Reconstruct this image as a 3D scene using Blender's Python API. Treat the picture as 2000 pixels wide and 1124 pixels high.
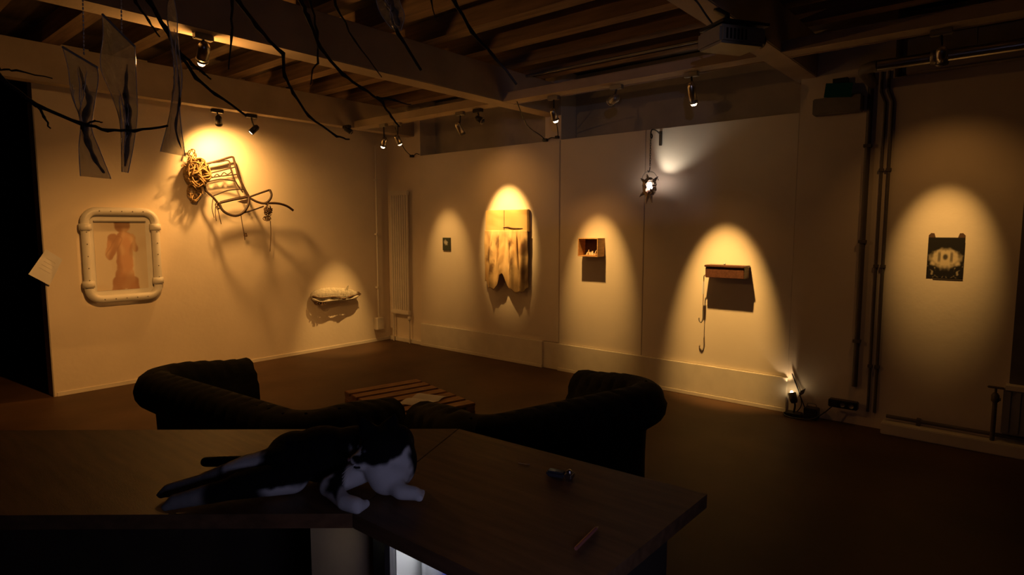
import bpy, bmesh, math, random
from mathutils import Vector, Matrix, Euler, noise
random.seed(7)
for o in list(bpy.data.objects): bpy.data.objects.remove(o)
S = bpy.context.scene
C = S.collection

# ---------------------------------------------------------------- camera, world, exposure
cam_d = bpy.data.cameras.new('camera'); cam = bpy.data.objects.new('camera', cam_d); C.objects.link(cam)
cam.location = (0, 0, 1.5)
cam.rotation_euler = (math.radians(90 - 5.566), 0, math.radians(-49.86))
cam_d.sensor_width = 36; cam_d.lens = 1191.4 / 2000 * 36
cam_d.clip_start = 0.02
S.camera = cam
W = bpy.data.worlds.new('world'); S.world = W; W.use_nodes = True
W.node_tree.nodes['Background'].inputs[0].default_value = (1, .62, .3, 1)
W.node_tree.nodes['Background'].inputs[1].default_value = 0.0
S.view_settings.view_transform = 'Standard'; S.view_settings.look = 'None'
S.view_settings.exposure = 0.0; S.view_settings.gamma = 1.0
S.view_settings.use_curve_mapping = False
WARM = (1.0, .535, .145)
AMBER = (1.0, .44, .10)
# weak bluish glow of the bar computer's screen, standing behind the counter beside the camera
gl = bpy.data.lights.new('screen_glow', 'AREA'); gl.shape = 'RECTANGLE'; gl.size = .34; gl.size_y = .22
gl.color = (.62, .60, 1.0); gl.energy = 0.9
go = bpy.data.objects.new('screen_glow', gl); C.objects.link(go); go.location = (.42, .05, 1.12)
go.rotation_euler = (Vector((.72, 1.0, .95)) - Vector(go.location)).to_track_quat('-Z', 'Y').to_euler()

# ---------------------------------------------------------------- materials
MATS = {}
def mat(name, col, rough=.6, metal=0, var=.12, scale=8, bump=.0, bscale=60, spec=.5, emit=None, estr=0, coat=0, stretch=None):
    if name in MATS: return MATS[name]
    m = bpy.data.materials.new(name); m.use_nodes = True
    nt = m.node_tree; b = nt.nodes['Principled BSDF']
    b.inputs['Roughness'].default_value = rough; b.inputs['Metallic'].default_value = metal
    b.inputs['Specular IOR Level'].default_value = spec; b.inputs['Coat Weight'].default_value = coat
    tc = nt.nodes.new('ShaderNodeTexCoord'); mp = nt.nodes.new('ShaderNodeMapping')
    nt.links.new(tc.outputs['Object'], mp.inputs[0])
    if stretch: mp.inputs['Scale'].default_value = stretch
    nz = nt.nodes.new('ShaderNodeTexNoise'); nz.inputs['Scale'].default_value = scale; nz.inputs['Detail'].default_value = 5
    nt.links.new(mp.outputs[0], nz.inputs['Vector'])
    rp = nt.nodes.new('ShaderNodeValToRGB'); nt.links.new(nz.outputs['Fac'], rp.inputs[0])
    rp.color_ramp.elements[0].position = .3; rp.color_ramp.elements[1].position = .7
    rp.color_ramp.elements[0].color = (*[c*(1-var) for c in col], 1)
    rp.color_ramp.elements[1].color = (*[min(1, c*(1+var)) for c in col], 1)
    nt.links.new(rp.outputs[0], b.inputs['Base Color'])
    if bump:
        n2 = nt.nodes.new('ShaderNodeTexNoise'); n2.inputs['Scale'].default_value = bscale
        nt.links.new(mp.outputs[0], n2.inputs['Vector'])
        bp = nt.nodes.new('ShaderNodeBump'); bp.inputs['Strength'].default_value = bump; bp.inputs['Distance'].default_value = .01
        nt.links.new(n2.outputs['Fac'], bp.inputs['Height']); nt.links.new(bp.outputs[0], b.inputs['Normal'])
    if emit:
        b.inputs['Emission Color'].default_value = (*emit, 1); b.inputs['Emission Strength'].default_value = estr
    MATS[name] = m; return m
def vmat(name, rough=.6, bump=0, bscale=200):
    """material coloured by the colour attribute 'print' of a mesh (flat print, fur patches)"""
    if name in MATS: return MATS[name]
    m = bpy.data.materials.new(name); m.use_nodes = True; nt = m.node_tree; b = nt.nodes['Principled BSDF']
    b.inputs['Roughness'].default_value = rough
    a = nt.nodes.new('ShaderNodeAttribute'); a.attribute_name = 'print'
    nt.links.new(a.outputs['Color'], b.inputs['Base Color'])
    if bump:
        n2 = nt.nodes.new('ShaderNodeTexNoise'); n2.inputs['Scale'].default_value = bscale
        bp = nt.nodes.new('ShaderNodeBump'); bp.inputs['Strength'].default_value = bump; bp.inputs['Distance'].default_value = .004
        nt.links.new(n2.outputs['Fac'], bp.inputs['Height']); nt.links.new(bp.outputs[0], b.inputs['Normal'])
    MATS[name] = m; return m
def thin_fac(nt, lo, hi):
    lw = nt.nodes.new('ShaderNodeLayerWeight'); lw.inputs[0].default_value = .35
    pw = nt.nodes.new('ShaderNodeMath'); pw.operation = 'POWER'; pw.inputs[1].default_value = 2.5; nt.links.new(lw.outputs['Facing'], pw.inputs[0])
    ml = nt.nodes.new('ShaderNodeMath'); ml.operation = 'MULTIPLY_ADD'; ml.inputs[1].default_value = hi; ml.inputs[2].default_value = lo; ml.use_clamp = True
    nt.links.new(pw.outputs[0], ml.inputs[0]); return ml
def film_mat():
    m = bpy.data.materials.new('clear_film'); m.use_nodes = True; nt = m.node_tree; nt.nodes.remove(nt.nodes['Principled BSDF'])
    out = nt.nodes['Material Output']
    tr = nt.nodes.new('ShaderNodeBsdfTransparent'); tr.inputs[0].default_value = (.93, .92, .9, 1)
    gs = nt.nodes.new('ShaderNodeBsdfGlossy'); gs.inputs['Roughness'].default_value = .1
    df = nt.nodes.new('ShaderNodeBsdfTranslucent'); df.inputs[0].default_value = (.8, .8, .75, 1)
    d2 = nt.nodes.new('ShaderNodeBsdfDiffuse'); d2.inputs[0].default_value = (.8, .8, .75, 1)
    ad = nt.nodes.new('ShaderNodeMixShader'); nt.links.new(df.outputs[0], ad.inputs[1]); nt.links.new(d2.outputs[0], ad.inputs[2])
    fr = thin_fac(nt, .14, .6)
    m1 = nt.nodes.new('ShaderNodeMixShader'); m1.inputs[0].default_value = .30
    nt.links.new(tr.outputs[0], m1.inputs[1]); nt.links.new(ad.outputs[0], m1.inputs[2])
    m2 = nt.nodes.new('ShaderNodeMixShader'); nt.links.new(fr.outputs[0], m2.inputs[0])
    nt.links.new(m1.outputs[0], m2.inputs[1]); nt.links.new(gs.outputs[0], m2.inputs[2])
    nt.links.new(m2.outputs[0], out.inputs[0]); MATS['film'] = m; return m
def glass_mat():
    m = bpy.data.materials.new('door_glass'); m.use_nodes = True; nt = m.node_tree; nt.nodes.remove(nt.nodes['Principled BSDF'])
    tr = nt.nodes.new('ShaderNodeBsdfTransparent'); gs = nt.nodes.new('ShaderNodeBsdfGlossy'); gs.inputs['Roughness'].default_value = .03
    fr = thin_fac(nt, .04, .5); mx = nt.nodes.new('ShaderNodeMixShader')
    nt.links.new(fr.outputs[0], mx.inputs[0]); nt.links.new(tr.outputs[0], mx.inputs[1]); nt.links.new(gs.outputs[0], mx.inputs[2])
    nt.links.new(mx.outputs[0], nt.nodes['Material Output'].inputs[0]); MATS['glass'] = m; return m
FILM = film_mat(); GLASS = glass_mat()
plaster = mat('white_plaster', (.80, .70, .57), .85, var=.05, scale=2.2, bump=.12, bscale=25)
plaster_b = mat('painted_board', (.79, .70, .58), .8, var=.05, scale=1.6, bump=.06, bscale=30)
recess_m = mat('shaded_recess_plaster', (.42, .38, .34), .9, var=.15, scale=3, bump=.15)  # darker copy of the wall plaster, recess shade put into its colour
door_dark = mat('dark_side_room', (.05, .045, .04), .9)
floor_m = mat('worn_brown_floor', (.078, .042, .022), .55, var=.28, scale=1.7, bump=.08, bscale=14, spec=.22)
beam_m = mat('painted_beam', (.44, .36, .28), .7, var=.14, scale=3, bump=.1)
joist_m = mat('raw_timber_joist', (.25, .165, .105), .8, var=.3, scale=3, stretch=(10, .7, 10), bump=.2)
deck_m = mat('dark_deck_planks', (.10, .075, .055), .85, var=.35, scale=3, stretch=(8, .8, 8))
plinth_m = mat('plinth_paint', (.76, .70, .60), .65, var=.05)
black_m = mat('black_metal', (.02, .02, .02), .35, var=.1)
chrome_m = mat('brushed_chrome', (.55, .53, .5), .28, 1, var=.08)
grey_m = mat('grey_metal', (.28, .27, .26), .4, .6, var=.1)
white_pl = mat('white_plastic', (.75, .74, .70), .4, var=.04)
pipe_m = mat('dark_painted_pipe', (.12, .105, .09), .5, var=.15)
iron_m = mat('rusted_iron', (.035, .016, .009), .6, 0, var=.4, scale=40)
raffia_m = mat('raffia_fibre', (.32, .20, .08), .75, var=.25, scale=50)
string_m = mat('brown_string', (.12, .07, .04), .9, var=.3)
velvet_m = mat('green_black_velvet', (.022, .024, .019), .85, var=.25, scale=20, bump=.1, spec=.25)
pallet_m = mat('pallet_timber', (.35, .19, .09), .75, var=.3, scale=5, stretch=(2, 14, 14), bump=.15)
counter_m = mat('oiled_counter_wood', (.13, .066, .031), .5, var=.3, scale=4, stretch=(12, 1.2, 12), bump=.08, spec=.4)
counter_side = mat('counter_carcass', (.05, .035, .025), .7, var=.2)
ply_m = mat('plywood', (.55, .42, .27), .6, var=.14, scale=5, stretch=(3, 1, 1))
paper_m = mat('paper', (.72, .71, .70), .8, var=.03)
twig_m = mat('dark_bark', (.035, .024, .017), .8, var=.35, scale=60, bump=.3, bscale=90)
pod_m = mat('dried_pod', (.045, .035, .025), .5, var=.5, scale=60, bump=.3)
redwood_m = mat('reddish_wood', (.085, .032, .018), .5, var=.3, scale=6, stretch=(2, 12, 12))
boxwood_m = mat('light_box_wood', (.50, .28, .11), .6, var=.2, scale=6, stretch=(2, 12, 12))
wool_m = mat('woven_grey_cord', (.52, .47, .38), .85, var=.25, scale=40, bump=.3)
bulb_m = mat('halogen_bulb', (1, .8, .5), .3, emit=(1, .70, .36), estr=22, var=0)
bulb_dim = mat('halogen_bulb_low', (1, .8, .5), .3, emit=(1, .72, .40), estr=12, var=0)
lens_off = mat('dark_lens', (.05, .05, .06), .1, var=0)

# ---------------------------------------------------------------- mesh helpers
class MB:
    def __init__(s): s.v = []; s.f = []; s.sm = set()
    def add(s, vs, fs, smooth=False):
        n = len(s.v); s.v += [tuple(v) for v in vs]
        for f in fs:
            if smooth: s.sm.add(len(s.f))
            s.f.append(tuple(i+n for i in f))
        return s
    def box(s, a, b, M=None, bev=0):
        x0, y0, z0 = a; x1, y1, z1 = b
        if bev:
            bm = bmesh.new(); bmesh.ops.create_cube(bm, size=1)
            for v in bm.verts: v.co = Vector(((x0+x1)/2+v.co.x*(x1-x0), (y0+y1)/2+v.co.y*(y1-y0), (z0+z1)/2+v.co.z*(z1-z0)))
            bmesh.ops.bevel(bm, geom=bm.edges[:], offset=bev, segments=2, affect='EDGES')
            bm.verts.index_update(); vs = [v.co.copy() for v in bm.verts]; fs = [[v.index for v in f.verts] for f in bm.faces]; bm.free()
        else:
            vs = [Vector(p) for p in ((x0,y0,z0),(x1,y0,z0),(x1,y1,z0),(x0,y1,z0),(x0,y0,z1),(x1,y0,z1),(x1,y1,z1),(x0,y1,z1))]
            fs = [(0,3,2,1),(4,5,6,7),(0,1,5,4),(1,2,6,5),(2,3,7,6),(3,0,4,7)]
        if M: vs = [M @ v for v in vs]
        return s.add(vs, fs)
    def tube(s, pts, r, n=8, caps=True, closed=False):
        P = [Vector(p) for p in pts]; m = len(P)
        R = r if isinstance(r, (list, tuple)) else [r]*m
        rings = []; up = None
        for i in range(m):
            if closed: t = P[(i+1) % m]-P[i-1]
            else: t = (P[min(i+1, m-1)]-P[max(i-1, 0)])
            if t.length < 1e-9: t = Vector((0, 0, 1))
            t.normalize()
            if up is None:
                up = t.orthogonal().normalized()
            else:
                up = up - t*up.dot(t)
                up = up.normalized() if up.length > 1e-6 else t.orthogonal().normalized()
            w = t.cross(up)
            rings.append([P[i]+(up*math.cos(2*math.pi*k/n)+w*math.sin(2*math.pi*k/n))*R[i] for k in range(n)])
        vs = [v for rg in rings for v in rg]; fs = []
        for i in range(m if closed else m-1):
            j = (i+1) % m
            for k in range(n): fs.append((i*n+k, i*n+(k+1) % n, j*n+(k+1) % n, j*n+k))
        s.add(vs, fs, True)
        if caps and not closed: s.add(rings[0][::-1], [tuple(range(n))]); s.add(rings[-1], [tuple(range(n))])
        return s
    def lathe(s, prof, n=20, M=None):
        """prof: list of (radius, z); axis +z"""
        vs = []; fs = []
        for r, z in prof:
            for k in range(n): vs.append(Vector((r*math.cos(2*math.pi*k/n), r*math.sin(2*math.pi*k/n), z)))
        for i in range(len(prof)-1):
            for k in range(n): fs.append((i*n+k, i*n+(k+1) % n, (i+1)*n+(k+1) % n, (i+1)*n+k))
        if M: vs = [M @ v for v in vs]
        return s.add(vs, fs, True)
    def ell(s, c, r, n=16, M=None):
        r = (r, r, r) if not isinstance(r, (tuple, list)) else r
        bm = bmesh.new(); bmesh.ops.create_uvsphere(bm, u_segments=n, v_segments=max(6, n//2+2), radius=1)
        bm.verts.index_update()
        vs = [Vector((v.co.x*r[0], v.co.y*r[1], v.co.z*r[2])) for v in bm.verts]
        if M: vs = [M @ v for v in vs]
        vs = [v+Vector(c) for v in vs]; fs = [[v.index for v in f.verts] for f in bm.faces]; bm.free()
        return s.add(vs, fs, True)
    def prism(s, poly, d):
        """poly: 3-D points of a planar outline, d: extrusion vector"""
        n = len(poly); d = Vector(d); vs = [Vector(p) for p in poly]+[Vector(p)+d for p in poly]
        fs = [tuple(range(n))[::-1], tuple(range(n, 2*n))]+[(i, (i+1) % n, n+(i+1) % n, n+i) for i in range(n)]
        return s.add(vs, fs)
    def sheet(s, fn, nu, nv, thick=None):
        vs = [fn(i/nu, j/nv) for j in range(nv+1) for i in range(nu+1)]
        fs = [(j*(nu+1)+i, j*(nu+1)+i+1, (j+1)*(nu+1)+i+1, (j+1)*(nu+1)+i) for j in range(nv) for i in range(nu)]
        return s.add(vs, fs, True)
def link(name, me, m, parent=None, loc=None, rot=None, label=None):
    o = bpy.data.objects.new(name, me); C.objects.link(o)
    if m and not me.materials: me.materials.append(m)
    if parent: o.parent = parent
    if loc is not None: o.location = loc
    if rot is not None: o.rotation_euler = rot
    if label: o['label'] = label
    return o
def obj(name, mb, m, parent=None, loc=None, rot=None, label=None, fix=True):
    me = bpy.data.meshes.new(name); me.from_pydata(mb.v, [], mb.f)
    for i, p in enumerate(me.polygons): p.use_smooth = i in mb.sm
    if fix:
        bm = bmesh.new(); bm.from_mesh(me); bmesh.ops.recalc_face_normals(bm, faces=bm.faces); bm.to_mesh(me); bm.free()
    me.update()
    return link(name, me, m, parent, loc, rot, label)
def tag(o, label, cat, group=None, kind=None):
    o['label'] = label; o['category'] = cat
    if group: o['group'] = group
    if kind: o['kind'] = kind
    return o
def struct(o, label=None):
    o['kind'] = 'structure'
    if label: o['label'] = label
    return o
def thing(name, label, cat, loc=(0, 0, 0), rot=(0, 0, 0), group=None):
    o = bpy.data.objects.new(name, None); C.objects.link(o); o.location = loc; o.rotation_euler = rot
    o.empty_display_size = .05
    return tag(o, label, cat, group)
def smooth_path(pts, k=4):
    P = [Vector(p) for p in pts]; out = []
    for i in range(len(P)-1):
        a = P[max(i-1, 0)]; b = P[i]; c = P[i+1]; d = P[min(i+2, len(P)-1)]
        for j in range(k):
            t = j/k
            out.append(.5*((2*b)+(c-a)*t+(2*a-5*b+4*c-d)*t*t+(3*b-a-3*c+d)*t**3))
    out.append(P[-1]); return out
def rel(pts, loc): return [Vector(p)-Vector(loc) for p in pts]
def paint(me, fn):
    a = me.color_attributes.new('print', 'FLOAT_COLOR', 'POINT')
    for i, v in enumerate(me.vertices): a.data[i].color = (*fn(v.co), 1)
def sst(a, b, x):
    t = max(0, min(1, (x-a)/(b-a))); return t*t*(3-2*t)
def mixc(a, b, t): return tuple(x*(1-t)+y*t for x, y in zip(a, b))

# ================================================================ THE SETTING
XB = 5.18; YA = 6.55; CEIL = 3.10
struct(obj('floor', MB().box((-3, -3.2, -.1), (5.7, 10.2, 0)), floor_m), 'worn dark brown floor of the gallery')
ceil = struct(obj('ceiling', MB().box((-3, -3.2, CEIL), (5.7, 10.2, CEIL+.1)), deck_m), 'dark plank ceiling above exposed joists')
jm = MB().box((-.06, -2.9, 0), (.06, 6.62, .15)); jme = None
x = -2.86
while x < 5.3:
    if jme is None:
        j = obj('joist', jm, joist_m, ceil, (x, 0, 2.95)); jme = j.data
    else: j = link('joist', jme, joist_m, ceil, (x, 0, 2.95))
    x += .48
for (y0, y1) in ((6.0, 6.13), (3.73, 3.92), (1.31, 1.48), (-1.1, -.92)):
    obj('beam', MB().box((-3, y0, 2.65), (5.5, y1, 2.95), bev=.006), beam_m, ceil)
obj('cross_beam', MB().box((4.30, 6.0, 2.652), (4.46, 3.92, 2.715), bev=.006), beam_m, ceil)
obj('cross_beam', MB().box((4.30, 3.73, 2.652), (4.46, 1.48, 2.715), bev=.006), beam_m, ceil)
obj('cross_beam', MB().box((4.30, 1.31, 2.652), (4.46, -.92, 2.715), bev=.006), beam_m, ceil)

obj('conduit', MB().tube([(4.62, 1.5, 2.93), (4.62, 3.72, 2.93)], .012, 8), grey_m, ceil)
# left wall: free end at x = 1.44 beside the dark doorway
wl = struct(obj('wall_left', MB().box((1.44, YA, 0), (5.5, YA+.16, 2.575)).box((1.44, YA+.02, 2.575), (5.5, YA+.16, CEIL)), plaster),
            'white plaster wall with the pipe-framed picture and the iron chair')
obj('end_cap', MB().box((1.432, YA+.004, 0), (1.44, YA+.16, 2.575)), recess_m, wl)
struct(obj('baseboard_left', MB().box((1.46, YA-.008, 0), (XB+.02, YA, .035)), plinth_m), 'thin pale skirting strip at the foot of the left wall')
# side room beyond the doorway and the walls behind the camera
struct(obj('wall_far', MB().box((-3, 10.0, 0), (5.5, 10.2, CEIL)), door_dark), 'black far wall of the side room')
struct(obj('wall_behind', MB().box((-3.2, -3.2, 0), (-3, 10.2, CEIL)), door_dark), 'wall behind the bar')
struct(obj('wall_side', MB().box((-3, -3.4, 0), (5.7, -3.2, CEIL)), door_dark), 'wall at the camera side of the room')
struct(obj('wall_partition', MB().box((-3, 8.2, 0), (1.3, 8.3, CEIL)), door_dark), 'dark partition seen through the doorway')

# right wall: window bays closed with painted boards
wr = struct(obj('wall_right', MB().box((5.50, -3.2, 0), (5.7, 6.75, CEIL))
     .box((5.20, 5.89, 0), (5.50, 6.56, CEIL)).box((5.20, 3.725, 0), (5.50, 3.93, CEIL)).box((5.18, .80, 0), (5.50, 1.4246, CEIL)).box((5.18, -3.1, 0), (5.5, .7995, 2.57)), plaster),
     'white right wall with boarded window bays and lit artworks')
for (y0, y1) in ((3.730, 5.885), (2.756, 3.716), (1.425, 2.750)):
    obj('panel', MB().box((XB, y0, .29), (5.22, y1, 2.40), bev=.003), plaster_b, wr)
for (y0, y1) in ((3.93, 5.885), (1.425, 3.72)):
    obj('ledge', MB().box((5.205, y0, 2.36), (5.49, y1, 2.398)), plaster_b, wr)
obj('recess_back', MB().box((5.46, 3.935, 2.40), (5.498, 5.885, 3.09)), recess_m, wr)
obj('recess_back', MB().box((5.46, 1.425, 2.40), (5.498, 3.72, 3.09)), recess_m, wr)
obj('pier_face', MB().box((XB-.004, 3.72, 0), (5.20, 3.925, .285), bev=.003), plinth_m, wr)
for (y0, y1) in ((3.925, 5.885), (1.425, 3.718)):
    obj('plinth_board', MB().box((XB-.022, y0, .035), (5.22, y1, .288), bev=.004), plinth_m, wr)
    obj('skirting', MB().box((XB-.030, y0, .0), (5.22, y1, .034), bev=.003), plinth_m, wr)
obj('pier_base', MB().box((XB-.012, 5.89, 0), (5.2, 6.54, .05), bev=.003), plinth_m, wr)
struct(obj('baseboard_right', MB().box((5.06, -3.1, 0), (5.18, .74, .085), bev=.006), plinth_m), 'low step-like skirting at the foot of the right bay')
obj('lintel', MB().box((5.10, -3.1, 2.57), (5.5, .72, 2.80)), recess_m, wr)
# dark deep window reveal at the far right edge of the bay
struct(obj('window_1', MB().box((5.165, -.62, .47), (5.19, .035, 2.5), bev=.004), pipe_m), 'dark window frame at the right edge of the right wall')
obj('pane', MB().box((5.155, -.52, .57), (5.166, -.06, 2.4)), lens_off, bpy.data.objects['window_1'])
obj('sill', MB().box((5.09, -.66, .44), (5.19, .05, .47)), plinth_m, bpy.data.objects['window_1'])

# ================================================================ TRACK SPOTLIGHTS
def spotlight(label, mount, pivot, aim, power=0, alpha=14, blend=.55, body=black_m, length=.10, rad=.030, bulb=None, bulb_out=.012, color=WARM, along='y', soft=.02, spill=0, glow=0, halo=74, halo_drop=-.45):
    """mount: point under the beam, pivot: middle of the lamp head, aim: direction"""
    t = thing('track_spotlight', label, 'spotlight', mount, group='track spotlights under the beams')
    mnt = Vector(mount); pv = Vector(pivot)-mnt; a = Vector(aim).normalized()
    bx = (.022, .055) if along == 'y' else (.055, .022)
    obj('mount_block', MB().box((-bx[0], -bx[1], -.034), (bx[0], bx[1], 0), bev=.004), body if body is black_m else grey_m, t)
    obj('stem', MB().tube([(0, 0, -.03), Vector((0, 0, -.03)).lerp(pv, .45)+Vector((0, 0, .004)), pv-a*length*.15], .0075, 8), black_m, t)
    q = a.to_track_quat('Z', 'Y').to_matrix().to_4x4(); M = Matrix.Translation(pv) @ q
    L = length
    head = obj('lamp_head', MB().lathe([(0, -L*.55), (rad*.55, -L*.55), (rad*.9, -L*.40), (rad, -L*.3), (rad, L*.5), (rad*.86, L*.5), (rad*.80, L*.34), (0, L*.30)], 20, M), body, t)
    obj('rim', MB().lathe([(rad*.98, L*.40), (rad*1.10, L*.41), (rad*1.10, L*.51), (rad*.98, L*.52)], 20, M), grey_m, head)
    if bulb:
        bz = L*.36
        obj('bulb', MB().lathe([(rad*.80, bz), (rad*.78, L*.5+bulb_out*.3), (rad*.5, L*.5+bulb_out*.85), (0, L*.5+bulb_out)], 16, M), bulb, head)
    if power:
        l = bpy.data.lights.new('spot_beam', 'SPOT'); l.energy = power; l.color = color; l.spot_size = math.radians(2*alpha); l.spot_blend = blend
        l.shadow_soft_size = soft
        lo = bpy.data.objects.new('spot_beam', l); C.objects.link(lo); lo.parent = t
        lo.location = pv+a*(L*.5+max(bulb_out, 0)+soft+.004); lo.rotation_euler = a.to_track_quat('-Z', 'Y').to_euler()
    if glow:                                         # light leaking round the bulb's rim
        l = bpy.data.lights.new('rim_glow', 'POINT'); l.energy = glow; l.color = color; l.shadow_soft_size = .02
        lo = bpy.data.objects.new('rim_glow', l); C.objects.link(lo); lo.parent = t; lo.location = pv+a*(L*.5+bulb_out+.026)
    if spill:                                        # wide weak halo of the reflector lamp around its beam
        l = bpy.data.lights.new('spot_halo', 'SPOT'); l.energy = spill; l.color = AMBER; l.spot_size = math.radians(halo); l.spot_blend = 1; l.shadow_soft_size = soft
        lo = bpy.data.objects.new('spot_halo', l); C.objects.link(lo); lo.parent = t
        lo.location = pv+a*(L*.5+max(bulb_out, 0)+soft+.004); lo.rotation_euler = (a+Vector((0, 0, halo_drop))).to_track_quat('-Z', 'Y').to_euler()
    return t
def dirB(beta, side=0): return (math.cos(math.radians(beta)), side, -math.sin(math.radians(beta)))
def dirA(beta, side=0): return (side, math.cos(math.radians(beta)), -math.sin(math.radians(beta)))
K = 1.0
spotlight('spotlight at the corner throwing its beam on the woven sculpture', (4.37, 5.55, 2.652), (4.37, 5.55, 2.455), dirA(68), 165*K, 16, .85, chrome_m, spill=7, bulb=bulb_m, bulb_out=.022)
spotlight('spotlight at the corner nearest the tiny picture', (4.42, 5.37, 2.652), (4.42, 5.37, 2.47), dirB(60), 66*K, 19, 1, chrome_m, spill=8, bulb=bulb_dim, bulb_out=.018)
spotlight('unlit dark spotlight where the two beams meet in the corner', (4.16, 5.94, 2.652), (4.17, 5.93, 2.60), (.5, -.3, -.4), 0, body=black_m, length=.09, bulb=lens_off)
spotlight('spotlight with hidden bulb lighting the stained trousers', (4.42, 4.40, 2.652), (4.43, 4.42, 2.49), dirB(52), 255*K, 20.5, .85, chrome_m, spill=7, halo=110, halo_drop=0, length=.13, bulb=bulb_m, bulb_out=-.01)
spotlight('unlit small dark spotlight beside the one lighting the trousers', (4.42, 4.16, 2.652), (4.42, 4.14, 2.55), (.3, -.8, -.5), 0, body=black_m, length=.08, bulb=lens_off)
spotlight('spotlight with round glowing bulb beneath the end of the middle beam', (4.42, 3.25, 2.652), (4.42, 3.245, 2.49), dirB(62.5), 160*K, 16.5, 1, chrome_m, spill=12, bulb=bulb_m, bulb_out=.022)
spotlight('unlit grey box-like spotlight left of the hanging lantern', (4.42, 2.62, 2.652), (4.42, 2.645, 2.545), (.45, .9, -.12), 0, body=grey_m, length=.10, rad=.036, bulb=lens_off, bulb_out=.002)
spotlight('tall chrome spotlight with glowing bulb above the hook box', (4.42, 1.985, 2.652), (4.42, 1.975, 2.50), dirB(66), 270*K, 16.5, .8, chrome_m, spill=3, length=.15, bulb=bulb_m, bulb_out=.022)
spotlight('spotlight clamped by the shiny pipe at the far right', (4.42, .46, 2.652), (4.42, .45, 2.50), dirB(56.5), 72*K, 16, 1, chrome_m, spill=5, halo=88, halo_drop=.05, bulb=None)
spotlight('black spotlight hanging straight down above the iron chair', (2.79, 6.10, 2.650), (2.80, 6.10, 2.545), (.28, .55, -.62), 100*K, 62, 1, black_m, color=(1, .48, .12), soft=.045, bulb=bulb_m, bulb_out=-.012, along='x')
spotlight('black spotlight tilted to the left towards the pipe frame', (3.13, 6.10, 2.650), (3.155, 6.10, 2.50), (-1.2, .42, -1.3), 62*K, 20, 1, black_m, color=AMBER, bulb=bulb_m, bulb_out=-.012, along='x')
spotlight('spotlight with glowing rim under the middle beam at upper left', (1.69, 3.83, 2.650), (1.685, 3.83, 2.545), (.15, .68, -.60), 150*K, 40, 1, chrome_m, color=AMBER, length=.12, rad=.034, bulb=bulb_m, bulb_out=.034, along='x', glow=11)
# ================================================================ ARTWORKS ON THE LEFT WALL
# --- white pipe frame with figure print
FC = (2.03, YA, 1.25)
t = thing('pipe_framed_picture', 'figure print set in a frame of thick white plastic pipe', 'picture', FC)
hw, hh, rr, pr = .290, .405, .10, .036
def rrect(hw, hh, r, n=6):
    pts = []
    for cx, cz, a0 in ((hw-r, hh-r, 0), (-hw+r, hh-r, 90), (-hw+r, -hh+r, 180), (hw-r, -hh+r, 270)):
        for k in range(n+1):
            a = math.radians(a0+90*k/n); pts.append((cx+r*math.cos(a), cz+r*math.sin(a)))
    return pts
obj('pipe_frame', MB().tube([(x, -.055, z) for x, z in rrect(hw, hh, rr)], pr, 14, closed=True), white_pl, t)
for sx in (-1, 1):
    for sz in (-1, 1):
        obj('coupling', MB().lathe([(pr, -.03), (pr+.011, -.03), (pr+.013, .0), (pr+.011, .03), (pr, .03)], 18, Matrix.Translation((sx*hw, -.055, sz*(hh-rr-.045)))), white_pl, t)
screw = None
for k in range(5):
    for (x, z) in ((-hw*.62+k*hw*.31, hh), (-hw*.62+k*hw*.31, -hh), (-hw, -hh*.55+k*hh*.27), (hw, -hh*.55+k*hh*.27)):
        if screw is None: screw = obj('screw', MB().lathe([(0, .004), (.005, .003), (.006, 0)], 8), grey_m, t, (x, -.055-pr, z), (math.pi/2, 0, 0))
        else: link('screw', screw.data, grey_m, t, (x, -.055-pr, z), (math.pi/2, 0, 0))
obj('backing_board', MB().box((-hw+.01, -.012, -hh+.01), (hw-.01, 0, hh-.01)), white_pl, t)
obj('mount_rail', MB().box((-.215, -.034, .305), (.215, -.012, .318)), grey_m, t)
pm = MB().sheet(lambda a, b: (-.215+.43*a, -.0145, -.33+.635*b), 90, 130); pp = obj('figure_print', pm, vmat('figure_print', .55), t, fix=False)
skin = (.58, .34, .20); shade = (.36, .19, .11); bg = (.70, .62, .50); hi = (.66, .46, .29)
def capd(p, a, b, r0, r1):
    ax, az = a; bx, bz = b; dx, dz = bx-ax, bz-az; L = dx*dx+dz*dz
    u = max(0, min(1, ((p[0]-ax)*dx+(p[1]-az)*dz)/L)) if L else 0
    return math.hypot(p[0]-ax-dx*u, p[1]-az-dz*u)-(r0+(r1-r0)*u)
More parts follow.
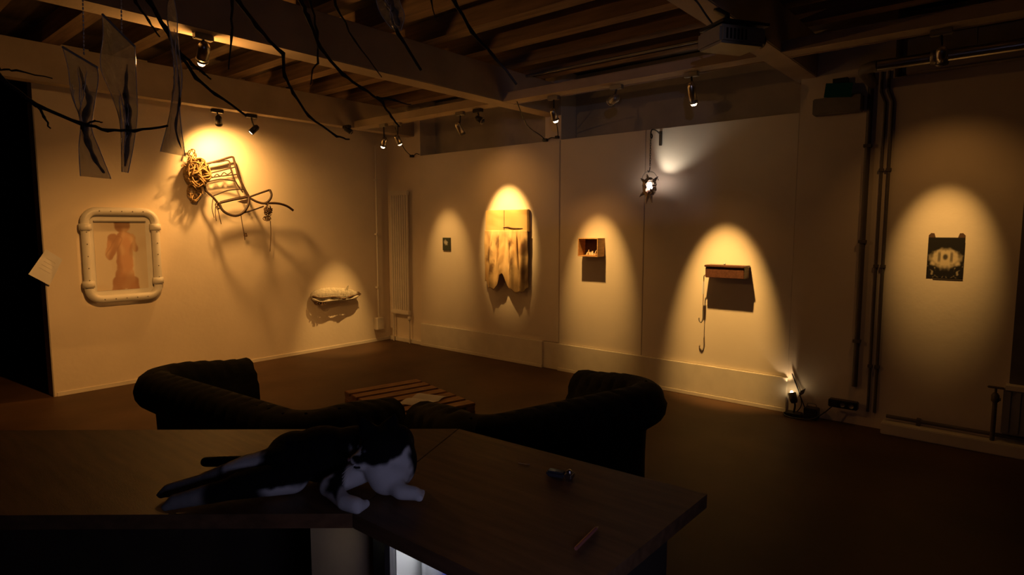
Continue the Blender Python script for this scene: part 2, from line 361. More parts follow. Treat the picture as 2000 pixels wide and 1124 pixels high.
def fig(co):
    p = (co.x/.43, (co.z+.0125)/.635)       # -.5 .. .5 in both
    w = noise.noise(Vector((p[0]*7, p[1]*7, 1)))*.022+noise.noise(Vector((p[0]*18, p[1]*18, 5)))*.010
    q = (p[0]+w-.02, p[1]*1.3+w*.5)
    d = min(capd(q, (.04, .30), (.04, .0), .175, .155), capd(q, (.04, .0), (.03, -.30), .15, .165), capd(q, (.03, -.36), (.02, -.44), .19, .20),
            capd(q, (-.10, -.50), (-.14, -.9), .125, .13), capd(q, (.16, -.50), (.20, -.9), .125, .13),
            capd(q, (-.17, .34), (-.25, .02), .095, .075), capd(q, (-.25, .0), (-.06, .32), .072, .06), capd(q, (.19, .34), (.26, .12), .085, .05),
            capd(q, (.03, .46), (.03, .54), .075, .08), capd(q, (.02, .60), (.02, .80), .155, .17))
    b = noise.noise(Vector((p[0]*5+3, p[1]*5, 4)))
    body = mixc(skin, hi, sst(-.2, .4, b+.5*q[0]))
    body = mixc(body, shade, .75*sst(.0, .55, noise.noise(Vector((p[0]*4, p[1]*4, 9)))+.35*sst(.12, -.2, q[0])))
    arm = capd(q, (-.25, .0), (-.06, .32), .072, .06); body = mixc(body, shade, .5*sst(.02, -.0, abs(arm)))
    if q[1] > .50: body = mixc(body, (.26, .13, .07), .75*sst(.50, .56, q[1]))
    body = mixc(body, shade, sst(-.26, -.44, q[1])*.7)
    return mixc(body, mixc(bg, (.62, .50, .36), sst(.1, .6, noise.noise(Vector((p[0]*3, p[1]*3, 2))))*.5), sst(-.018, .016, d))
paint(pp.data, fig)

# --- paper sheet pinned at the free end of the wall
pc = (1.4420, 6.5350, 1.1620)
t = thing('paper_sheet', 'tilted white paper sheet sticking out past the wall end by the doorway', 'paper', pc)
quad = rel([(1.4530, 6.5420, 1.3170), (1.3080, 6.5000, 1.1080), (1.4560, 6.5250, 1.0000), (1.5670, 6.5430, 1.2230)], pc)
def q4(a, b, o=0):
    p = quad[0].lerp(quad[1], a).lerp(quad[3].lerp(quad[2], a), b); return p+Vector((0, -.012*math.sin(a*math.pi)*math.sin(b*3)-o, 0))
obj('sheet', MB().sheet(lambda a, b: q4(a, b), 8, 8).sheet(lambda a, b: q4(a, b, -.0008), 8, 8), paper_m, t)
for k in range(4): obj('pencil_line', MB().tube([q4(.25+.13*k, .22, .0012), q4(.25+.13*k, .5, .0012), q4(.25+.13*k, .78, .0012)], .0009, 4), mat('faint_ink', (.45, .44, .45), .9), t)

# --- iron chair hung on the wall
CH = (3.1190, 6.3600, 1.9600)
t = thing('iron_chair', 'rusted bent-iron chair frame hung tilted on the left wall', 'chair', CH)
def ct(name, pts, r=.0085, m=None, k=4, n=7):
    P = smooth_path(rel(pts, CH), k) if k > 1 else rel(pts, CH)
    return obj(name, MB().tube(P, r*(1.25 if m is None else 1), n), m or iron_m, t)
CR = 1.25
ct('backrest', [(2.808, 6.485, 2.084), (2.827, 6.485, 2.150), (2.852, 6.485, 2.163), (2.972, 6.478, 2.205), (3.091, 6.471, 2.248), (3.113, 6.471, 2.213), (3.130, 6.464, 2.131), (3.143, 6.456, 2.056), (3.190, 6.435, 1.929), (3.234, 6.413, 1.829)], .0095)
ct('back_post', [(2.808, 6.485, 2.084), (2.794, 6.471, 1.978), (2.799, 6.449, 1.884), (2.858, 6.428, 1.815), (2.911, 6.413, 1.738)], .0095)
ct('inner_frame', [(2.860, 6.478, 2.165), (2.963, 6.478, 2.185), (3.055, 6.471, 2.205), (3.070, 6.464, 2.126), (3.107, 6.449, 1.995), (3.170, 6.420, 1.877)], .006)
for a, b, c in (((195,228),(290,205),(388,180)), ((200,253),(290,240),(392,228)), ((203,277),(292,258),(384,270)), ((248,362),(340,328),(440,320))):
    ct('back_rail', [((2.808, 6.471, 2.047) if a == (195,228) else (2.813, 6.467, 2.006) if a == (200,253) else (2.814, 6.464, 1.968) if a == (203,277) else (2.867, 6.435, 1.832)),
                     ((2.964, 6.471, 2.094) if a == (195,228) else (2.959, 6.467, 2.037) if a == (200,253) else (2.960, 6.464, 2.007) if a == (203,277) else (3.021, 6.435, 1.894)),
                     ((3.127, 6.464, 2.147) if a == (195,228) else (3.127, 6.456, 2.067) if a == (200,253) else (3.108, 6.453, 1.995) if a == (203,277) else (3.191, 6.431, 1.915))], .0055)
ct('scrollwork', [(2.822, 6.469, 2.015), (2.855, 6.469, 2.043), (2.886, 6.469, 2.021), (2.925, 6.469, 2.057), (2.960, 6.468, 2.040), (2.998, 6.467, 2.079), (3.034, 6.465, 2.061), (3.077, 6.464, 2.090)], .0045)
ct('seat_bar', [(2.909, 6.406, 1.757), (3.070, 6.406, 1.799), (3.227, 6.406, 1.831)], .009)
ct('seat_bar', [(2.926, 6.420, 1.771), (3.078, 6.420, 1.813), (3.231, 6.413, 1.845)], .006)
ct('seat_hoop', [(2.909, 6.406, 1.751), (2.922, 6.384, 1.692), (2.968, 6.363, 1.648), (3.040, 6.341, 1.628), (3.118, 6.341, 1.659), (3.180, 6.356, 1.727), (3.214, 6.384, 1.793), (3.220, 6.406, 1.824)], .011)
ct('seat_hoop', [(3.227, 6.406, 1.825), (3.299, 6.377, 1.782), (3.369, 6.348, 1.767), (3.421, 6.334, 1.806), (3.448, 6.341, 1.864), (3.441, 6.363, 1.916)], .010)
ct('seat_bar', [(3.227, 6.406, 1.831), (3.333, 6.384, 1.874), (3.441, 6.363, 1.916)], .008)
ct('front_bar', [(3.128, 6.341, 1.659), (3.241, 6.341, 1.695), (3.353, 6.341, 1.735)], .006)
ct('runner', [(3.369, 6.341, 1.763), (3.435, 6.327, 1.771), (3.519, 6.312, 1.767), (3.609, 6.305, 1.741), (3.676, 6.298, 1.695)], .010)
obj('seat_scrap', MB().prism(rel([(3.088, 6.392, 1.779), (3.219, 6.399, 1.814), (3.199, 6.384, 1.759), (3.145, 6.388, 1.761)], CH), (0, -.006, 0)), iron_m, t, label='dark scrap of webbing in the seat hoop')
for p in ([(3.100, 6.341, 1.632), (3.113, 6.348, 1.542), (3.130, 6.356, 1.448), (3.137, 6.356, 1.374)], [(3.420, 6.334, 1.578), (3.421, 6.334, 1.439), (3.406, 6.341, 1.245)], [(2.891, 6.413, 1.724), (2.907, 6.420, 1.640), (2.929, 6.428, 1.541)],
          [(2.854, 6.420, 1.801), (2.842, 6.428, 1.704), (2.863, 6.435, 1.607)], [(2.875, 6.413, 1.729), (2.869, 6.420, 1.655), (2.881, 6.428, 1.574)]):
    ct('dangling_string', p, .004, string_m, 3, 5)
def clump(name, c, r, n, m, seed, tr=.004, parent=None, L=None, drop=0, st=None, wild=.7):
    rnd = random.Random(seed); mb = MB()
    for i in range(n):
        p = Vector((rnd.gauss(0, r[0]*.4), rnd.gauss(0, r[1]*.4), rnd.gauss(0, r[2]*.4)))
        d = Vector((rnd.uniform(-1, 1), rnd.uniform(-1, 1), rnd.uniform(-1, 1))); pts = []
        for k in range(9):
            pts.append(p.copy()); d = (d+Vector((rnd.uniform(-1, 1), rnd.uniform(-1, 1), rnd.uniform(-1, 1)))*wild-Vector((p.x/r[0]**1, p.y/r[1], p.z/r[2]))*.35).normalized()
            p += d*L
            e = math.sqrt((p.x/r[0])**2+(p.z/r[2])**2)
            if e > 1.2: p.x *= 1.2/e; p.z *= 1.2/e
            p.y = max(-r[1]*1.4, min(r[1]*1.2, p.y))
        mb.tube(smooth_path(pts, 2), tr, 5)
    o = obj(name, mb, m, parent, c)
    if st: o['kind'] = 'stuff'
    return o
clump('string_knot', Vector((3.399, 6.334, 1.698))-Vector(CH), (.03, .02, .055), 16, string_m, 3, .005, t, .022)
clump('string_knot', Vector((3.377, 6.334, 1.603))-Vector(CH), (.035, .02, .02), 10, string_m, 8, .004, t, .02)
clump('string_knot', Vector((3.149, 6.356, 1.428))-Vector(CH), (.012, .01, .014), 7, string_m, 5, .004, t, .012)
clump('string_knot', Vector((2.896, 6.413, 1.729))-Vector(CH), (.016, .014, .03), 9, string_m, 15, .004, t, .014)
# raffia bunch tied on the backrest
RC = (2.726, 6.464, 2.046)
t = thing('raffia_bunch', 'tangled bunch of yellow raffia tied to the iron chair', 'raffia', RC)
clump('knot', (0, 0, .01), (.09, .045, .12), 46, raffia_m, 21, .0075, t, .06, st=1, wild=.42)
clump('loose_strand', Vector((2.691, 6.471, 2.217))-Vector(RC), (.028, .02, .06), 5, raffia_m, 4, .0055, t, .04, wild=.3)
clump('loose_strand', Vector((2.697, 6.471, 1.861))-Vector(RC), (.05, .025, .085), 10, raffia_m, 6, .0055, t, .05, wild=.3)
obj('curled_end', MB().tube(smooth_path(rel([(2.654, 6.471, 2.081), (2.627, 6.464, 2.109), (2.600, 6.456, 2.123), (2.572, 6.449, 2.111)], RC), 4), .006, 6), raffia_m, t)

# --- woven torpedo-shaped sculpture
SC = (4.3210, 6.5000, 0.6680)
t = thing('woven_sculpture', 'long grey woven cocoon-like sculpture low on the left wall', 'sculpture', SC, (0, math.radians(4), 0))
Ls = .345
def coc(a, b):
    u = a*2*math.pi; x = -Ls+2*Ls*b; e = max(0, 1-abs(b*2-1)**3.2)**.5
    taper = .105 if b < .3 else .105-.035*(b-.3)
    bumpy = .005*math.sin(u*14+x*90)*math.sin(u*14-x*90)
    r = taper*e*.88+bumpy*e
    zz = r*math.sin(u)*1.0; yy = -abs(math.cos(u))**.8*math.copysign(1, math.cos(u))*r*.75
    return (x, yy, zz+.012*math.sin(b*3))
obj('cocoon', MB().sheet(coc, 90, 70), wool_m, t)
mb = MB()
for s in range(-5, 6):
    pts = []
    for k in range(40):
        b = .06+.88*k/39; pts.append(Vector(coc(((.5+s*.035+.012*math.sin(k*2.4)) % 1), b))+Vector((0, -.003, 0)))
    mb.tube(pts, .0035, 5)
obj('netting', mb, string_m, t)
obj('lip', MB().tube(smooth_path([(-.335, -.03, -.03), (-.25, -.065, -.062), (-.1, -.07, -.052), (.05, -.07, -.045), (.2, -.06, -.035), (.32, -.03, .0)], 5), [.012+.006*math.sin(i*.9) for i in range(26)], 8), wool_m, t)
obj('lip', MB().tube(smooth_path([(-.34, -.035, .0), (-.24, -.075, -.02), (-.1, -.08, -.01), (.0, -.085, -.018), (.06, -.09, -.03), (.16, -.07, -.01), (.33, -.03, .02)], 5), [.008+.004*math.sin(i*1.3) for i in range(31)], 8), string_m, t)
obj('fin', MB().prism([(.10, -.04, .055), (.155, -.04, .06), (.16, -.045, .13), (.14, -.045, .125)], (0, .012, 0)), wool_m, t)
clump('frayed_end', (-.22, -.045, -.085), (.06, .02, .016), 12, string_m, 33, .004, t, .02)
clump('frayed_end', (.32, -.03, .02), (.02, .015, .02), 8, string_m, 34, .004, t, .015)

# --- pipe and junction box in the corner
t = thing('corner_conduit', 'pale conduit pipe with junction box in the room corner', 'pipe', (4.99, 6.52, .22))
obj('pipe', MB().tube([(0, 0, .08), (0, 0, 2.33)], .012, 8), plinth_m, t)
obj('junction_box', MB().box((-.06, -.045, -.06), (.05, .03, .10), bev=.006), plinth_m, t)
for z in (.5, 1.2, 1.9): obj('clip', MB().box((-.02, -.016, z-.012), (.02, .03, z+.012)), plinth_m, t)

# ================================================================ RIGHT WALL: RADIATOR
t = thing('column_radiator', 'tall cream column radiator between the corner and the first panel', 'radiator', (5.15, 6.25, .37))
for k in range(8):
    y = -.155+k*.044
    obj('column', MB().tube([(-.005, y, .04), (-.005, y, 1.57)], .017, 10), plinth_m, t)
for z in (.03, 1.58): obj('header', MB().box((-.026, -.185, z-.03), (.016, .185, z+.03), bev=.01), plinth_m, t)
for y in (-.16, .16): obj('feed_pipe', MB().tube([(0, y, .01), (0, y, -.37)], .010, 8), plinth_m, t)
obj('bracket', MB().box((.0, -.03, 1.3), (.045, .03, 1.34)), plinth_m, t)
obj('valve', MB().lathe([(.014, -.02), (.022, -.015), (.022, .03), (.012, .035)], 12, Matrix.Translation((-.0, -.16, -.05))), plinth_m, t)

# ================================================================ ARTWORKS ON THE RIGHT WALL
def print_panel(parent, name, y0, y1, z0, z1, x, fn, m, nu=40, nv=40):
    o = obj(name, MB().sheet(lambda a, b: (x, y1+(y0-y1)*a, z0+(z1-z0)*b), nu, nv), m, parent, fix=False)
    paint(o.data, fn); return o
# tiny picture
t = thing('small_photograph', 'tiny dark photograph, the smallest on the right wall', 'photograph', (XB, 5.40, 1.307))
obj('board', MB().box((-.012, -.066, -.077), (0, .066, .077)), black_m, t)
print_panel(t, 'print', -.066, .066, -.077, .077, -.0125,
    lambda c: mixc((.035, .045, .03), (.50, .48, .42), sst(.045, .012, math.hypot((c.y-.008)*.8+c.z*.5-.01, (c.z-.012)*1.0-(c.y)*.6)+.012*noise.noise(c*60))*.9), vmat('print_gloss', .4))

# stained trousers artwork
TY = 4.415
t = thing('stained_trousers', 'stained tan trousers with pleats hanging from a flat board', 'artwork', (XB, TY, 1.25))
canv = vmat('stained_cloth', .85, .3, 120)
def stain(c, seed=0):
    b = .6*noise.noise(Vector((c.y*9, c.z*2.5, seed)))+.4*noise.noise(Vector((c.y*34, c.z*6, seed+3)))
    col = mixc((.64, .46, .23), (.50, .31, .13), sst(-.3, .6, b))
    for (y, z, rad, st) in ((.11, .09, .05, .5), (-.074, .08, .05, .5), (.236, -.03, .065, .7), (.27, -.10, .05, .8), (-.245, .01, .085, .7), (-.29, .06, .06, .4), (-.27, -.25, .11, .45), (-.10, -.16, .045, .3), (.19, -.20, .04, .35)):
        d = math.hypot(c.y-y, (c.z-z)*st)+.020*noise.noise(Vector((c.y*22, c.z*9, 7)))+.010*noise.noise(Vector((c.y*60, c.z*40, 3)))
        col = mixc(col, (.10, .042, .016), .85*sst(rad, rad*.2, d))
    return col
def thickpanel(a, b):
    return a, b
o = obj('waist_board', MB().box((-.05, -.31, .21), (0, .31, .45), bev=.008), canv, t)
bm = bmesh.new(); bm.from_mesh(o.data); bmesh.ops.subdivide_edges(bm, edges=bm.edges[:], cuts=5, use_grid_fill=True); bm.to_mesh(o.data); bm.free()
paint(o.data, lambda c: mixc((.60, .42, .18), (.50, .32, .12), sst(-.3, .5, noise.noise(c*6)+.5*noise.noise(c*25))))
obj('seam', MB().box((-.053, .02, .22), (-.05, .026, .445)), string_m, t)
obj('tear', MB().tube(smooth_path([(-.052, .04, .255), (-.055, -.03, .262), (-.056, -.10, .25), (-.053, -.24, .247)], 4), [.003+.004*math.sin(math.pi*i/12) for i in range(13)], 6), string_m, t)
def cloth(a, b):
    y = .31-.62*a
    z0 = -.40+.15*math.exp(-((a-.47)/.075)**2)-.03*math.exp(-((a-.22)/.16)**2)-.05*math.exp(-((a-.80)/.15)**2)+.05*math.exp(-(a/.07)**2)+.012*math.sin(a*40)
    z1 = .225; z = z1+(z0-z1)*b
    w = 1-2*abs(math.sin(a*14.5+.5*math.sin(b*2.0+a*4)))**.8
    fold = (w*.022+.004*math.sin(a*57+b*3))*min(1, b*2.0)
    belly = .05*b*math.sin(math.pi*a)**.7
    return (-.056-belly-fold-.008*noise.noise(Vector((a*7, b*6, 2))), y-.03*b*math.sin((a-.5)*2*math.pi)*.5, z)
o = obj('hanging_cloth', MB().sheet(cloth, 90, 60), canv, t); md = o.modifiers.new('thickness', 'SOLIDIFY'); md.thickness = .004; md.offset = 1
paint(o.data, lambda c: stain(c))
obj('drip', MB().tube([(-.06, .02, -.24), (-.055, .018, -.31), (-.05, .02, -.36)], [.012, .008, .003], 7), canv, t)
paint(bpy.data.objects['drip'].data, lambda c: (.25, .13, .05))
for y in (.20, .10, -.06, -.16): obj('pleat', MB().tube(smooth_path([(-.058, y, .21), (-.072, y*1.02, .08), (-.07, y*1.1, -.08), (-.06, y*1.18, -.2)], 4), [.004+.009*math.sin(math.pi*i/12) for i in range(13)], 7), canv, t)
for o in t.children:
    if o.name.startswith('pleat'): paint(o.data, lambda c: stain(c))

# small open box with things in it
t = thing('open_box', 'small open wooden box fixed to the wall, its front open', 'box', (XB, 3.29, 1.312))
D = -.13; w = .115; h = .09; th = .008
for a, b, n in (((D, -w, h-th), (0, w, h), 'top'), ((D, -w, -h), (0, w, -h+th), 'bottom'), ((D, -w, -h+th), (0, -w+th, h-th), 'side'), ((D, w-th, -h+th), (0, w, h-th), 'side'), ((-.008, -w+th, -h+th), (0, w-th, h-th), 'back')):
    obj(n, MB().box(a, b), redwood_m if n == 'back' else boxwood_m, t)
t = thing('carved_figures', 'pale little carved cluster inside the open box', 'figurine', (XB-.07, 3.285, 1.231))
rnd = random.Random(2)
for k in range(7):
    y = -.05+.016*k; hgt = rnd.uniform(.02, .055)
    obj('figure', MB().tube([(rnd.uniform(-.02, .02), y, 0), (0, y+.003, hgt*.6), (.004, y+rnd.uniform(-.01, .01), hgt)], [.010, .007, .004], 7), mat('pale_bone', (.62, .5, .36), .6), t)
obj('base', MB().box((-.03, -.065, 0), (.03, .065, .006)), boxwood_m, t)

# red-brown box with hook
t = thing('hook_box', 'dark red wooden box on the wall with a hook hanging from it', 'box', (XB, 1.93, 1.13))
obj('body', MB().box((-.13, -.165, -.05), (0, .165, .04), bev=.004), redwood_m, t)
obj('lid', MB().box((-.14, -.172, .04), (0, .172, .058), bev=.004), redwood_m, t)
obj('knob', MB().ell((-.075, .02, .066), (.008, .008, .009), 10), chrome_m, t)
obj('screw_eye', MB().tube([(-.10, .172, -.03), (-.10, .187, -.04), (-.10, .187, -.075)], .004, 6), chrome_m, t)
obj('tag', MB().box((-.102, .178, -.20), (-.098, .202, -.09), bev=.0015), paper_m, t)
obj('cord', MB().tube([(-.10, .187, -.075), (-.10, .187, -.36)], .0028, 6), string_m, t)
obj('hook', MB().tube(smooth_path([(-.10, .187, -.34), (-.10, .185, -.40), (-.10, .189, -.43), (-.10, .201, -.448), (-.10, .217, -.436), (-.10, .221, -.41)], 4), .005, 7), grey_m, t)

# dark photograph with taped corners
t = thing('inkblot_photograph', 'dark mirrored photograph hung by two corner tabs at far right', 'photograph', (XB, .43, 1.30))
obj('sheet', MB().box((-.006, -.104, -.145), (-.001, .104, .135)), black_m, t)
obj('underlay_sheet', MB().box((-.004, -.106, -.158), (-.0005, .065, .10)), mat('dark_card', (.06, .045, .03), .6), t)
def ink(c):
    y = abs(c.y+.006*noise.noise(Vector((0, 0, c.z*14)))); z = c.z
    n = noise.noise(Vector((y*22, z*18, 1)))+.5*noise.noise(Vector((y*60, z*50, 4)))
    core = sst(.105, .045, math.hypot(y*1.0, (z+.012)*1.25)+n*.045)
    col = mixc((.018, .016, .013), (.66, .55, .36), core)
    col = mixc(col, (.02, .018, .014), sst(.02, .008, math.hypot(y-.0, (z-.0)*.7))*.9)
    col = mixc(col, (.03, .025, .02), sst(.012, .004, abs(y-.035))*.7*sst(.05, .02, abs(z-.0)))
    return mixc(col, (.5, .42, .28), sst(.25, .5, n)*sst(.14, .09, abs(z+.07))*.7)
print_panel(t, 'print', -.104, .104, -.145, .135, -.0065, ink, MATS['print_gloss'], 60, 70)
for s in (-1, 1):
    obj('corner_tab', MB().prism([(-.005, s*.062, .13), (-.005, s*.104, .13), (-.005, s*.104, .150), (-.005, s*.090, .166), (-.005, s*.072, .164)], (.004, 0, 0)), mat('brown_tape', (.10, .05, .025), .6), t)

# loose cable clips on top of the boards
for (lab, pts) in (('dark looped cable with clips at the top seam of the boards', [(4.378, 3.631, 2.645), (4.70, 3.78, 2.50), (5.05, 3.87, 2.44), (5.15, 3.891, 2.412), (5.165, 3.82, 2.43), (5.165, 3.747, 2.425), (5.1, 3.70, 2.50), (4.45, 3.27, 2.56)]), ('dark cable loop with clip at the left end of the board top', [(4.41, 5.40, 2.60), (4.9, 5.85, 2.47), (5.15, 5.99, 2.405), (5.165, 5.93, 2.43), (5.165, 5.87, 2.415)])):
    t = thing('cable_loop', lab, 'cable', pts[3] if len(pts) > 6 else pts[2])
    L0 = Vector(t.location)
    obj('cable', MB().tube(smooth_path([Vector(p)-L0 for p in pts], 4), .005, 6), black_m, t)
    obj('clip', MB().box((-.02, -.025, -.018), (.022, .025, .012), bev=.004), black_m, t)
    if len(pts) > 6: obj('clip', MB().box((-.01, -.165, .0), (.025, -.125, .028), bev=.004), black_m, t)
# ================================================================ WALL LANTERN
t = thing('wall_bracket', 'black iron wall bracket with curled arm holding the lantern', 'bracket', (XB, 2.60, 2.31))
obj('plate', MB().box((-.02, -.012, -.065), (0, .012, .065), bev=.003), black_m, t)
obj('arm', MB().tube(smooth_path([(-.01, 0, .03), (-.08, .0, .055), (-.15, .0, .06), (-.19, .0, .045), (-.20, .0, .0), (-.185, 0, -.02), (-.17, 0, 0), (-.185, .0, .02)], 4), .006, 7), black_m, t)
LX, LZ = XB-.20, 1.86
t = thing('spiked_lantern', 'glowing crumpled star-spiked lantern hanging from the wall bracket', 'lantern', (LX, 2.60, LZ))
ch = MB()
for k in range(11):
    z = .42-.022*k
    ch.tube([(.006*math.cos(a)*(k % 2), .006*math.cos(a)*((k+1) % 2), z+.014*math.sin(a)) for a in [i*math.pi/4 for i in range(8)]], .0022, 5, closed=True)
obj('chain', ch, black_m, t)
obj('hook', MB().tube(smooth_path([(0, 0, .18), (0, .004, .15), (0, .012, .135), (0, .02, .15)], 4), .004, 6), black_m, t)
obj('handle', MB().tube(smooth_path([(-.02, .075, .06), (-.01, .05, .125), (0, .005, .14), (.01, -.04, .125), (.02, -.075, .06)], 4), .003, 6), chrome_m, t)
rnd = random.Random(11)
bm = bmesh.new(); bmesh.ops.create_icosphere(bm, subdivisions=3, radius=1)
for v in bm.verts:
    d = v.co.normalized(); n = noise.noise(d*2.7)*.22+noise.noise(d*7)*.10
    v.co = Vector((d.x*.055, d.y*.062, d.z*.085))*(1+n)
cut = [f for f in bm.faces if (f.calc_center_median().normalized().x > .30 and f.calc_center_median().normalized().z > .05) or (f.calc_center_median().normalized()-Vector((-.72, -.45, .30)).normalized()).length < .62 or (f.calc_center_median().normalized()-Vector((-.75, -.15, -.42)).normalized()).length < .36]
bmesh.ops.delete(bm, geom=cut, context='FACES')
me = bpy.data.meshes.new('shell'); bm.to_mesh(me); bm.free()
foil = mat('crumpled_foil', (.34, .28, .24), .38, .7, var=.3, scale=30, bump=.4)
sh = link('shell', me, foil, t); md = sh.modifiers.new('thickness', 'SOLIDIFY'); md.thickness = .003
for d in ((-.3, .8, .75), (-.2, .95, -.75), (.2, -.75, .85), (-.3, -.45, -1.25), (-.2, .2, -1.3), (.2, .9, .2), (-.4, -.85, -.5), (.1, .35, 1.1), (-.3, -.9, .2)):
    d = Vector(d); b = Vector((d.x*.05, d.y*.05, d.z*.065)); e = b*1.0+Vector((d.x*.05, d.y*.045, d.z*.045))
    obj('spike', MB().tube([b*.85, b.lerp(e, .5)+Vector((.004, .003, .004)), e], [.018, .010, .002], 6), foil, t)
lb = mat('lantern_bulb', (1, .9, .85), .3, emit=(1, .80, .68), estr=30, var=0)
obj('bulb', MB().ell((-.012, -.008, .012), (.023, .023, .034), 14), lb, t)
obj('inner_foil', MB().ell((-.012, -.01, -.035), (.030, .032, .022), 12), mat('pink_foil', (.75, .55, .48), .3, .3), t)
l = bpy.data.lights.new('lantern_light', 'SPOT'); l.energy = 4; l.color = (1, .88, .70); l.spot_size = math.radians(82); l.spot_blend = .8; l.shadow_soft_size = .012
lo = bpy.data.objects.new('lantern_light', l); C.objects.link(lo); lo.parent = t; lo.location = (.03, -.01, .06); lo.rotation_euler = Vector((.20, -.19, .40)).to_track_quat('-Z', 'Y').to_euler()
l = bpy.data.lights.new('lantern_glow', 'POINT'); l.energy = .3; l.color = (1, .86, .70); l.shadow_soft_size = .012
lo = bpy.data.objects.new('lantern_glow', l); C.objects.link(lo); lo.parent = t; lo.location = (-.028, -.018, .02)

# ================================================================ SERVICES AT THE RIGHT
for (y, r, lab, z0, z1, x) in ((.94, .020, 'thick dark heating pipe running up the pier', .30, 2.62, 5.16), (.845, .010, 'thin dark riser pipe, left one of the thin pair', .12, 2.62, 5.17), (.80, .011, 'thin dark riser pipe beside the right bay, right one of the thin pair', .12, 2.62, 5.17)):
    t = thing('riser_pipe', lab, 'pipe', (x, y, z0), group='riser pipes on the pier')
    kink = .03 if y < .9 else 0
    obj('pipe', MB().tube([(0, 0, 0), (0, 0, z1-z0-.22), (0, kink, z1-z0-.14), (0, kink, z1-z0)], r, 10), pipe_m, t)
    for z in (.35, 1.1, 1.8): obj('clip', MB().box((-r-.004, -r-.006, z-.012), (.02, r+.006, z+.012), bev=.002), pipe_m, t)
t = thing('steel_pipe', 'shiny horizontal steel pipe under the ceiling at far right', 'pipe', (4.56, .80, 2.53))
obj('pipe', MB().tube([(0, 0, 0), (0, -.02*1, 0)]+[(0, -.1-k*.35, .0) for k in range(9)], .034, 16), chrome_m, t)
for y in (-.30, -.9, -1.6): obj('collar', MB().lathe([(.034, -.02), (.042, -.02), (.042, .02), (.034, .02)], 16, Matrix.Translation((0, y, 0)) @ Matrix.Rotation(math.pi/2, 4, 'X')), grey_m, t)
obj('elbow', MB().tube(smooth_path([(0, 0, 0), (.02, .05, 0), (.12, .10, 0), (.54, .12, 0)], 4), .034, 14), pipe_m, t)
for y in (-.5, -1.8): obj('hanger', MB().tube([(0, y, .03), (0, y, .42)], .004, 6), pipe_m, t)
# emergency-exit sign on the pier
t = thing('exit_light', 'dark emergency light box with dim green glimmer on the pier', 'sign', (5.18, 1.14, 2.45))
obj('housing', MB().box((-.10, -.16, -.10), (0, .17, .02), bev=.008), mat('dull_housing', (.22, .2, .17), .6), t)
obj('sign_plate', MB().prism([(-.105, -.09, -.0), (-.105, .09, .02), (-.06, .09, .13), (-.06, -.09, .11)], (-.012, 0, 0)), mat('dark_green_sign', (.004, .012, .006), .4, emit=(.02, .22, .09), estr=.006), t)
obj('bracket', MB().box((-.05, -.05, .02), (0, .05, .16)), black_m, t)
# radiator and valve at the right edge
t = thing('panel_radiator', 'grey panel radiator at the bottom right under the window', 'radiator', (5.12, -.30, .14))
obj('panel', MB().box((-.02, -.36, 0), (.04, .36, .31), bev=.008), mat('grey_radiator', (.30, .30, .30), .5), t)
for k in range(14): obj('rib', MB().box((-.026, -.33+k*.05, .02), (-.019, -.31+k*.05, .29)), MATS['grey_radiator'], t)
t = thing('valve_pipe', 'upright dark pipe with tee-handle valve beside the panel radiator', 'valve', (5.10, .10, .085))
obj('pipe', MB().tube([(0, 0, 0), (0, 0, .28)], .014, 10), pipe_m, t)
obj('body', MB().lathe([(.014, .26), (.022, .27), (.022, .31), (.012, .325)], 12), pipe_m, t)
obj('stem', MB().tube([(0, 0, .32), (0, 0, .36)], .007, 8), pipe_m, t)
obj('handle', MB().box((-.012, -.045, .355), (.012, .045, .368), bev=.004), pipe_m, t)
obj('branch', MB().tube([(0, 0, .285), (.0, -.03, .285)], .010, 8), pipe_m, t)
# pipes along the skirting
t = thing('skirting_pipe', 'dark heating pipe running along the low skirting', 'pipe', (5.15, .72, .115))
obj('pipe', MB().tube([(0, 0, 0), (0, -3.6, 0)], .014, 8), pipe_m, t)
for y in (-.2, -.9): obj('clip', MB().box((-.018, y-.012, -.03), (.03, y+.012, .018)), pipe_m, t)

# floor uplight by the plinth end
t = thing('floor_spotlight', 'small clip lamp near the floor glowing at the plinth end', 'spotlight', (5.10, 1.36, 0))
obj('base', MB().box((-.05, -.07, 0), (.05, .05, .03), bev=.005), black_m, t)
obj('stem', MB().tube(smooth_path([(0, -.01, .02), (.0, -.02, .09), (0, .0, .14)], 4), .008, 7), black_m, t)
a = Vector((.30, .35, .88)).normalized(); M = Matrix.Translation((0, .0, .155)) @ a.to_track_quat('Z', 'Y').to_matrix().to_4x4()
hd = obj('lamp_head', MB().lathe([(0, -.05), (.022, -.05), (.03, -.03), (.032, .03), (.028, .03), (.02, .01), (0, .008)], 16, M), black_m, t)
obj('bulb', MB().ell((0, 0, 0), (.013, .013, .02), 12, M @ Matrix.Translation((0, 0, .03))), bulb_m, hd)
b = bpy.data.objects[hd.children[0].name]
obj('barn_door', MB().prism([(-.03, -.05, .17), (.02, -.075, .19), (.03, -.085, .23), (-.02, -.06, .215)], (.004, .0, .002)), grey_m, t)
obj('cable', MB().tube(smooth_path([(.03, -.02, .02), (.03, -.06, .10), (.055, -.02, .22), (.06, .03, .33), (.065, .0, .25), (.06, -.08, .06)], 5), .004, 6), black_m, t)
l = bpy.data.lights.new('uplight', 'SPOT'); l.energy = 1.1; l.color = (1, .64, .32); l.spot_size = math.radians(60); l.spot_blend = .5; l.shadow_soft_size = .012
lo = bpy.data.objects.new('uplight', l); C.objects.link(lo); lo.parent = t; lo.location = Vector((0, 0, .155))+a*.075; lo.rotation_euler = a.to_track_quat('-Z', 'Y').to_euler()
t = thing('power_strip', 'black power strip lying below the pier pipes', 'power strip', (5.11, 1.0, .16))
